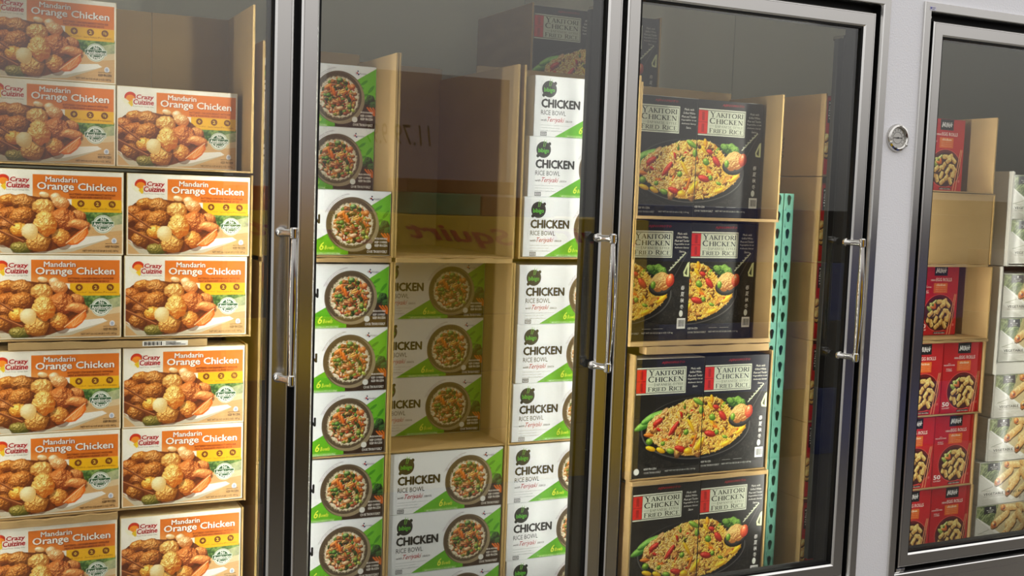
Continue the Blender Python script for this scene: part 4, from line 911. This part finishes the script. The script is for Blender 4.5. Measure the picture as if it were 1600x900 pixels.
# ------------------------------------------------------------------ the aisle opposite, seen mirrored in the door glass
def soda(label, x0, x1, z0, z1, body, y=-3.0, txt=None, tc=(190, 40, 24), name='drink_case', group='drink cases across the aisle', band=None):
    d = thing(name, label, 'case', ((x0+x1)/2, y, z0), group); w_ = x1-x0; h = z1-z0
    mb = MB(); mb.box(-w_/2, w_/2, -.5 if z0 < 1.4 else -.3, 0, 0, h, body, .006)
    if band: mb.box(-w_/2+.002, w_/2-.002, -.003, .0025, h*.05, h*.28, band)
    mb.build('carton', d)
    if txt:
        v, f = glyphs(txt, .02, .35, 3); xs = [a for a, _ in v]; ys_ = [b for _, b in v]; ax, bx, ay, by = min(xs), max(xs), min(ys_), max(ys_)
        l = MB(); vs = []
        for a, b in v:
            t = (a-ax)/(bx-ax); q = (b-ay)/(by-ay); vs.append((.40*w_-.80*w_*t, .004, h*(.16+.5*q+.18*(t-.5)+.10)))
        l.add(vs, f, ink(tc)); l.lines = None; l.build('lettering', d)
    return d
YEL = noisy(mat('yellow_carton', (238, 196, 22), .45), 5, .5, (214, 186, 20)); GRN = noisy(mat('green_film', (20, 120, 74), .25), 12, .6, (60, 160, 120)); BRN = noisy(mat('brown_film', (120, 64, 24), .3), 9, .6, (90, 44, 16))
BLU = noisy(mat('blue_film', (60, 72, 140), .3), 9, .5, (120, 124, 160)); DRK = noisy(mat('dark_film', (64, 54, 44), .5), 8, .6, (44, 38, 32)); REDD = noisy(mat('dull_red_carton', (96, 36, 28), .5), 6, .6, (70, 30, 24)); REDF = mat('red_film', (170, 40, 36), .35)
levels = ((0.0, .30), (.302, .61), (.612, .915), (.917, 1.215), (1.217, 1.432))
names = ('floor', 'second', 'third', 'fourth', 'top')
for c, (x0, x1, bd) in enumerate(((1.06, 1.86, YEL), (1.87, 2.64, YEL), (2.65, 3.40, YEL))):
    for k, (z0, z1) in enumerate(levels):
        b_ = YEL if (c or k in (4, 2)) else DRK
        soda('%s drink case across the aisle, %s layer, %s stack of three' % ('yellow' if b_ is YEL else 'brown', names[k], ('first', 'second', 'third')[c]), x0, x1, z0, z1, b_, txt='Squirt' if b_ is YEL and k == 4 else None)
soda('green wrapped drink pack on the yellow cases across the aisle', 1.98, 2.36, 1.434, 1.545, GRN, name='drink_pack', group='drink packs across the aisle')
soda('brown wrapped drink pack beside the green one across the aisle', 2.37, 2.80, 1.434, 1.535, BRN, name='drink_pack', group='drink packs across the aisle')
soda('brown drink pack with green caps, highest across the aisle', 1.95, 2.55, 1.547, 1.615, BRN, name='drink_pack', group='drink packs across the aisle')
soda('red wrapped drink pack on the first yellow stack across the aisle', 1.10, 1.50, 1.434, 1.55, REDF, name='drink_pack', group='drink packs across the aisle')
for k, (z0, z1) in enumerate(((0, .42), (.422, .84), (.842, 1.2), (1.202, 1.52))):
    soda('%s case stack across the aisle, %s layer' % ('blue' if k % 2 else 'dark', names[k]), 3.5, 4.6, z0, z1, BLU if k % 2 else DRK, group='tall cases across the aisle')
    soda('%s cases farther along the opposite aisle, %s layer' % ('dark' if k % 2 else 'blue', names[k]), 4.7, 5.9, z0, z1, DRK if k % 2 else BLU, group='tall cases across the aisle')
for k, (z0, z1) in enumerate(((0, .44), (.442, .88), (.882, 1.30), (1.302, 1.62))):
    soda('%s cases at the near end of the opposite aisle, %s layer' % ('dark' if k % 2 else 'dull red', names[k]), -.75, 1.04, z0, z1, DRK if k % 2 else REDD, group='tall cases across the aisle')
    soda('%s cases at the far end of the opposite aisle, %s layer' % ('dark' if k % 2 else 'brown', names[k]), 6.0, 7.6, z0, z1, DRK if k % 2 else BRN, group='tall cases across the aisle')
d = thing('price_board', 'grey price board with handwritten prices above the drink cases', 'sign', (2.25, -3.35, 1.434))
mb = MB(); mb.box(-.62, .42, -.03, 0, 0, .75, noisy(mat('mauve_board', (176, 160, 170), .6), 3, .4, (160, 148, 158)), .003); mb.build('board', d)
mb = MB()
for txt, xa, xb in (('11.79', -.04, -.25), ('9.99', -.29, -.41)):
    v, f = glyphs(txt, .0, .2, 2); xs = [a for a, _ in v]; ys_ = [b for _, b in v]; ax, bx, ay, by = min(xs), max(xs), min(ys_), max(ys_)
    mb.add([(xa+(xb-xa)*(a-ax)/(bx-ax), .0012, .36+.11*(b-ay)/(by-ay)) for a, b in v], f, INKK)
mb.build('prices', d)
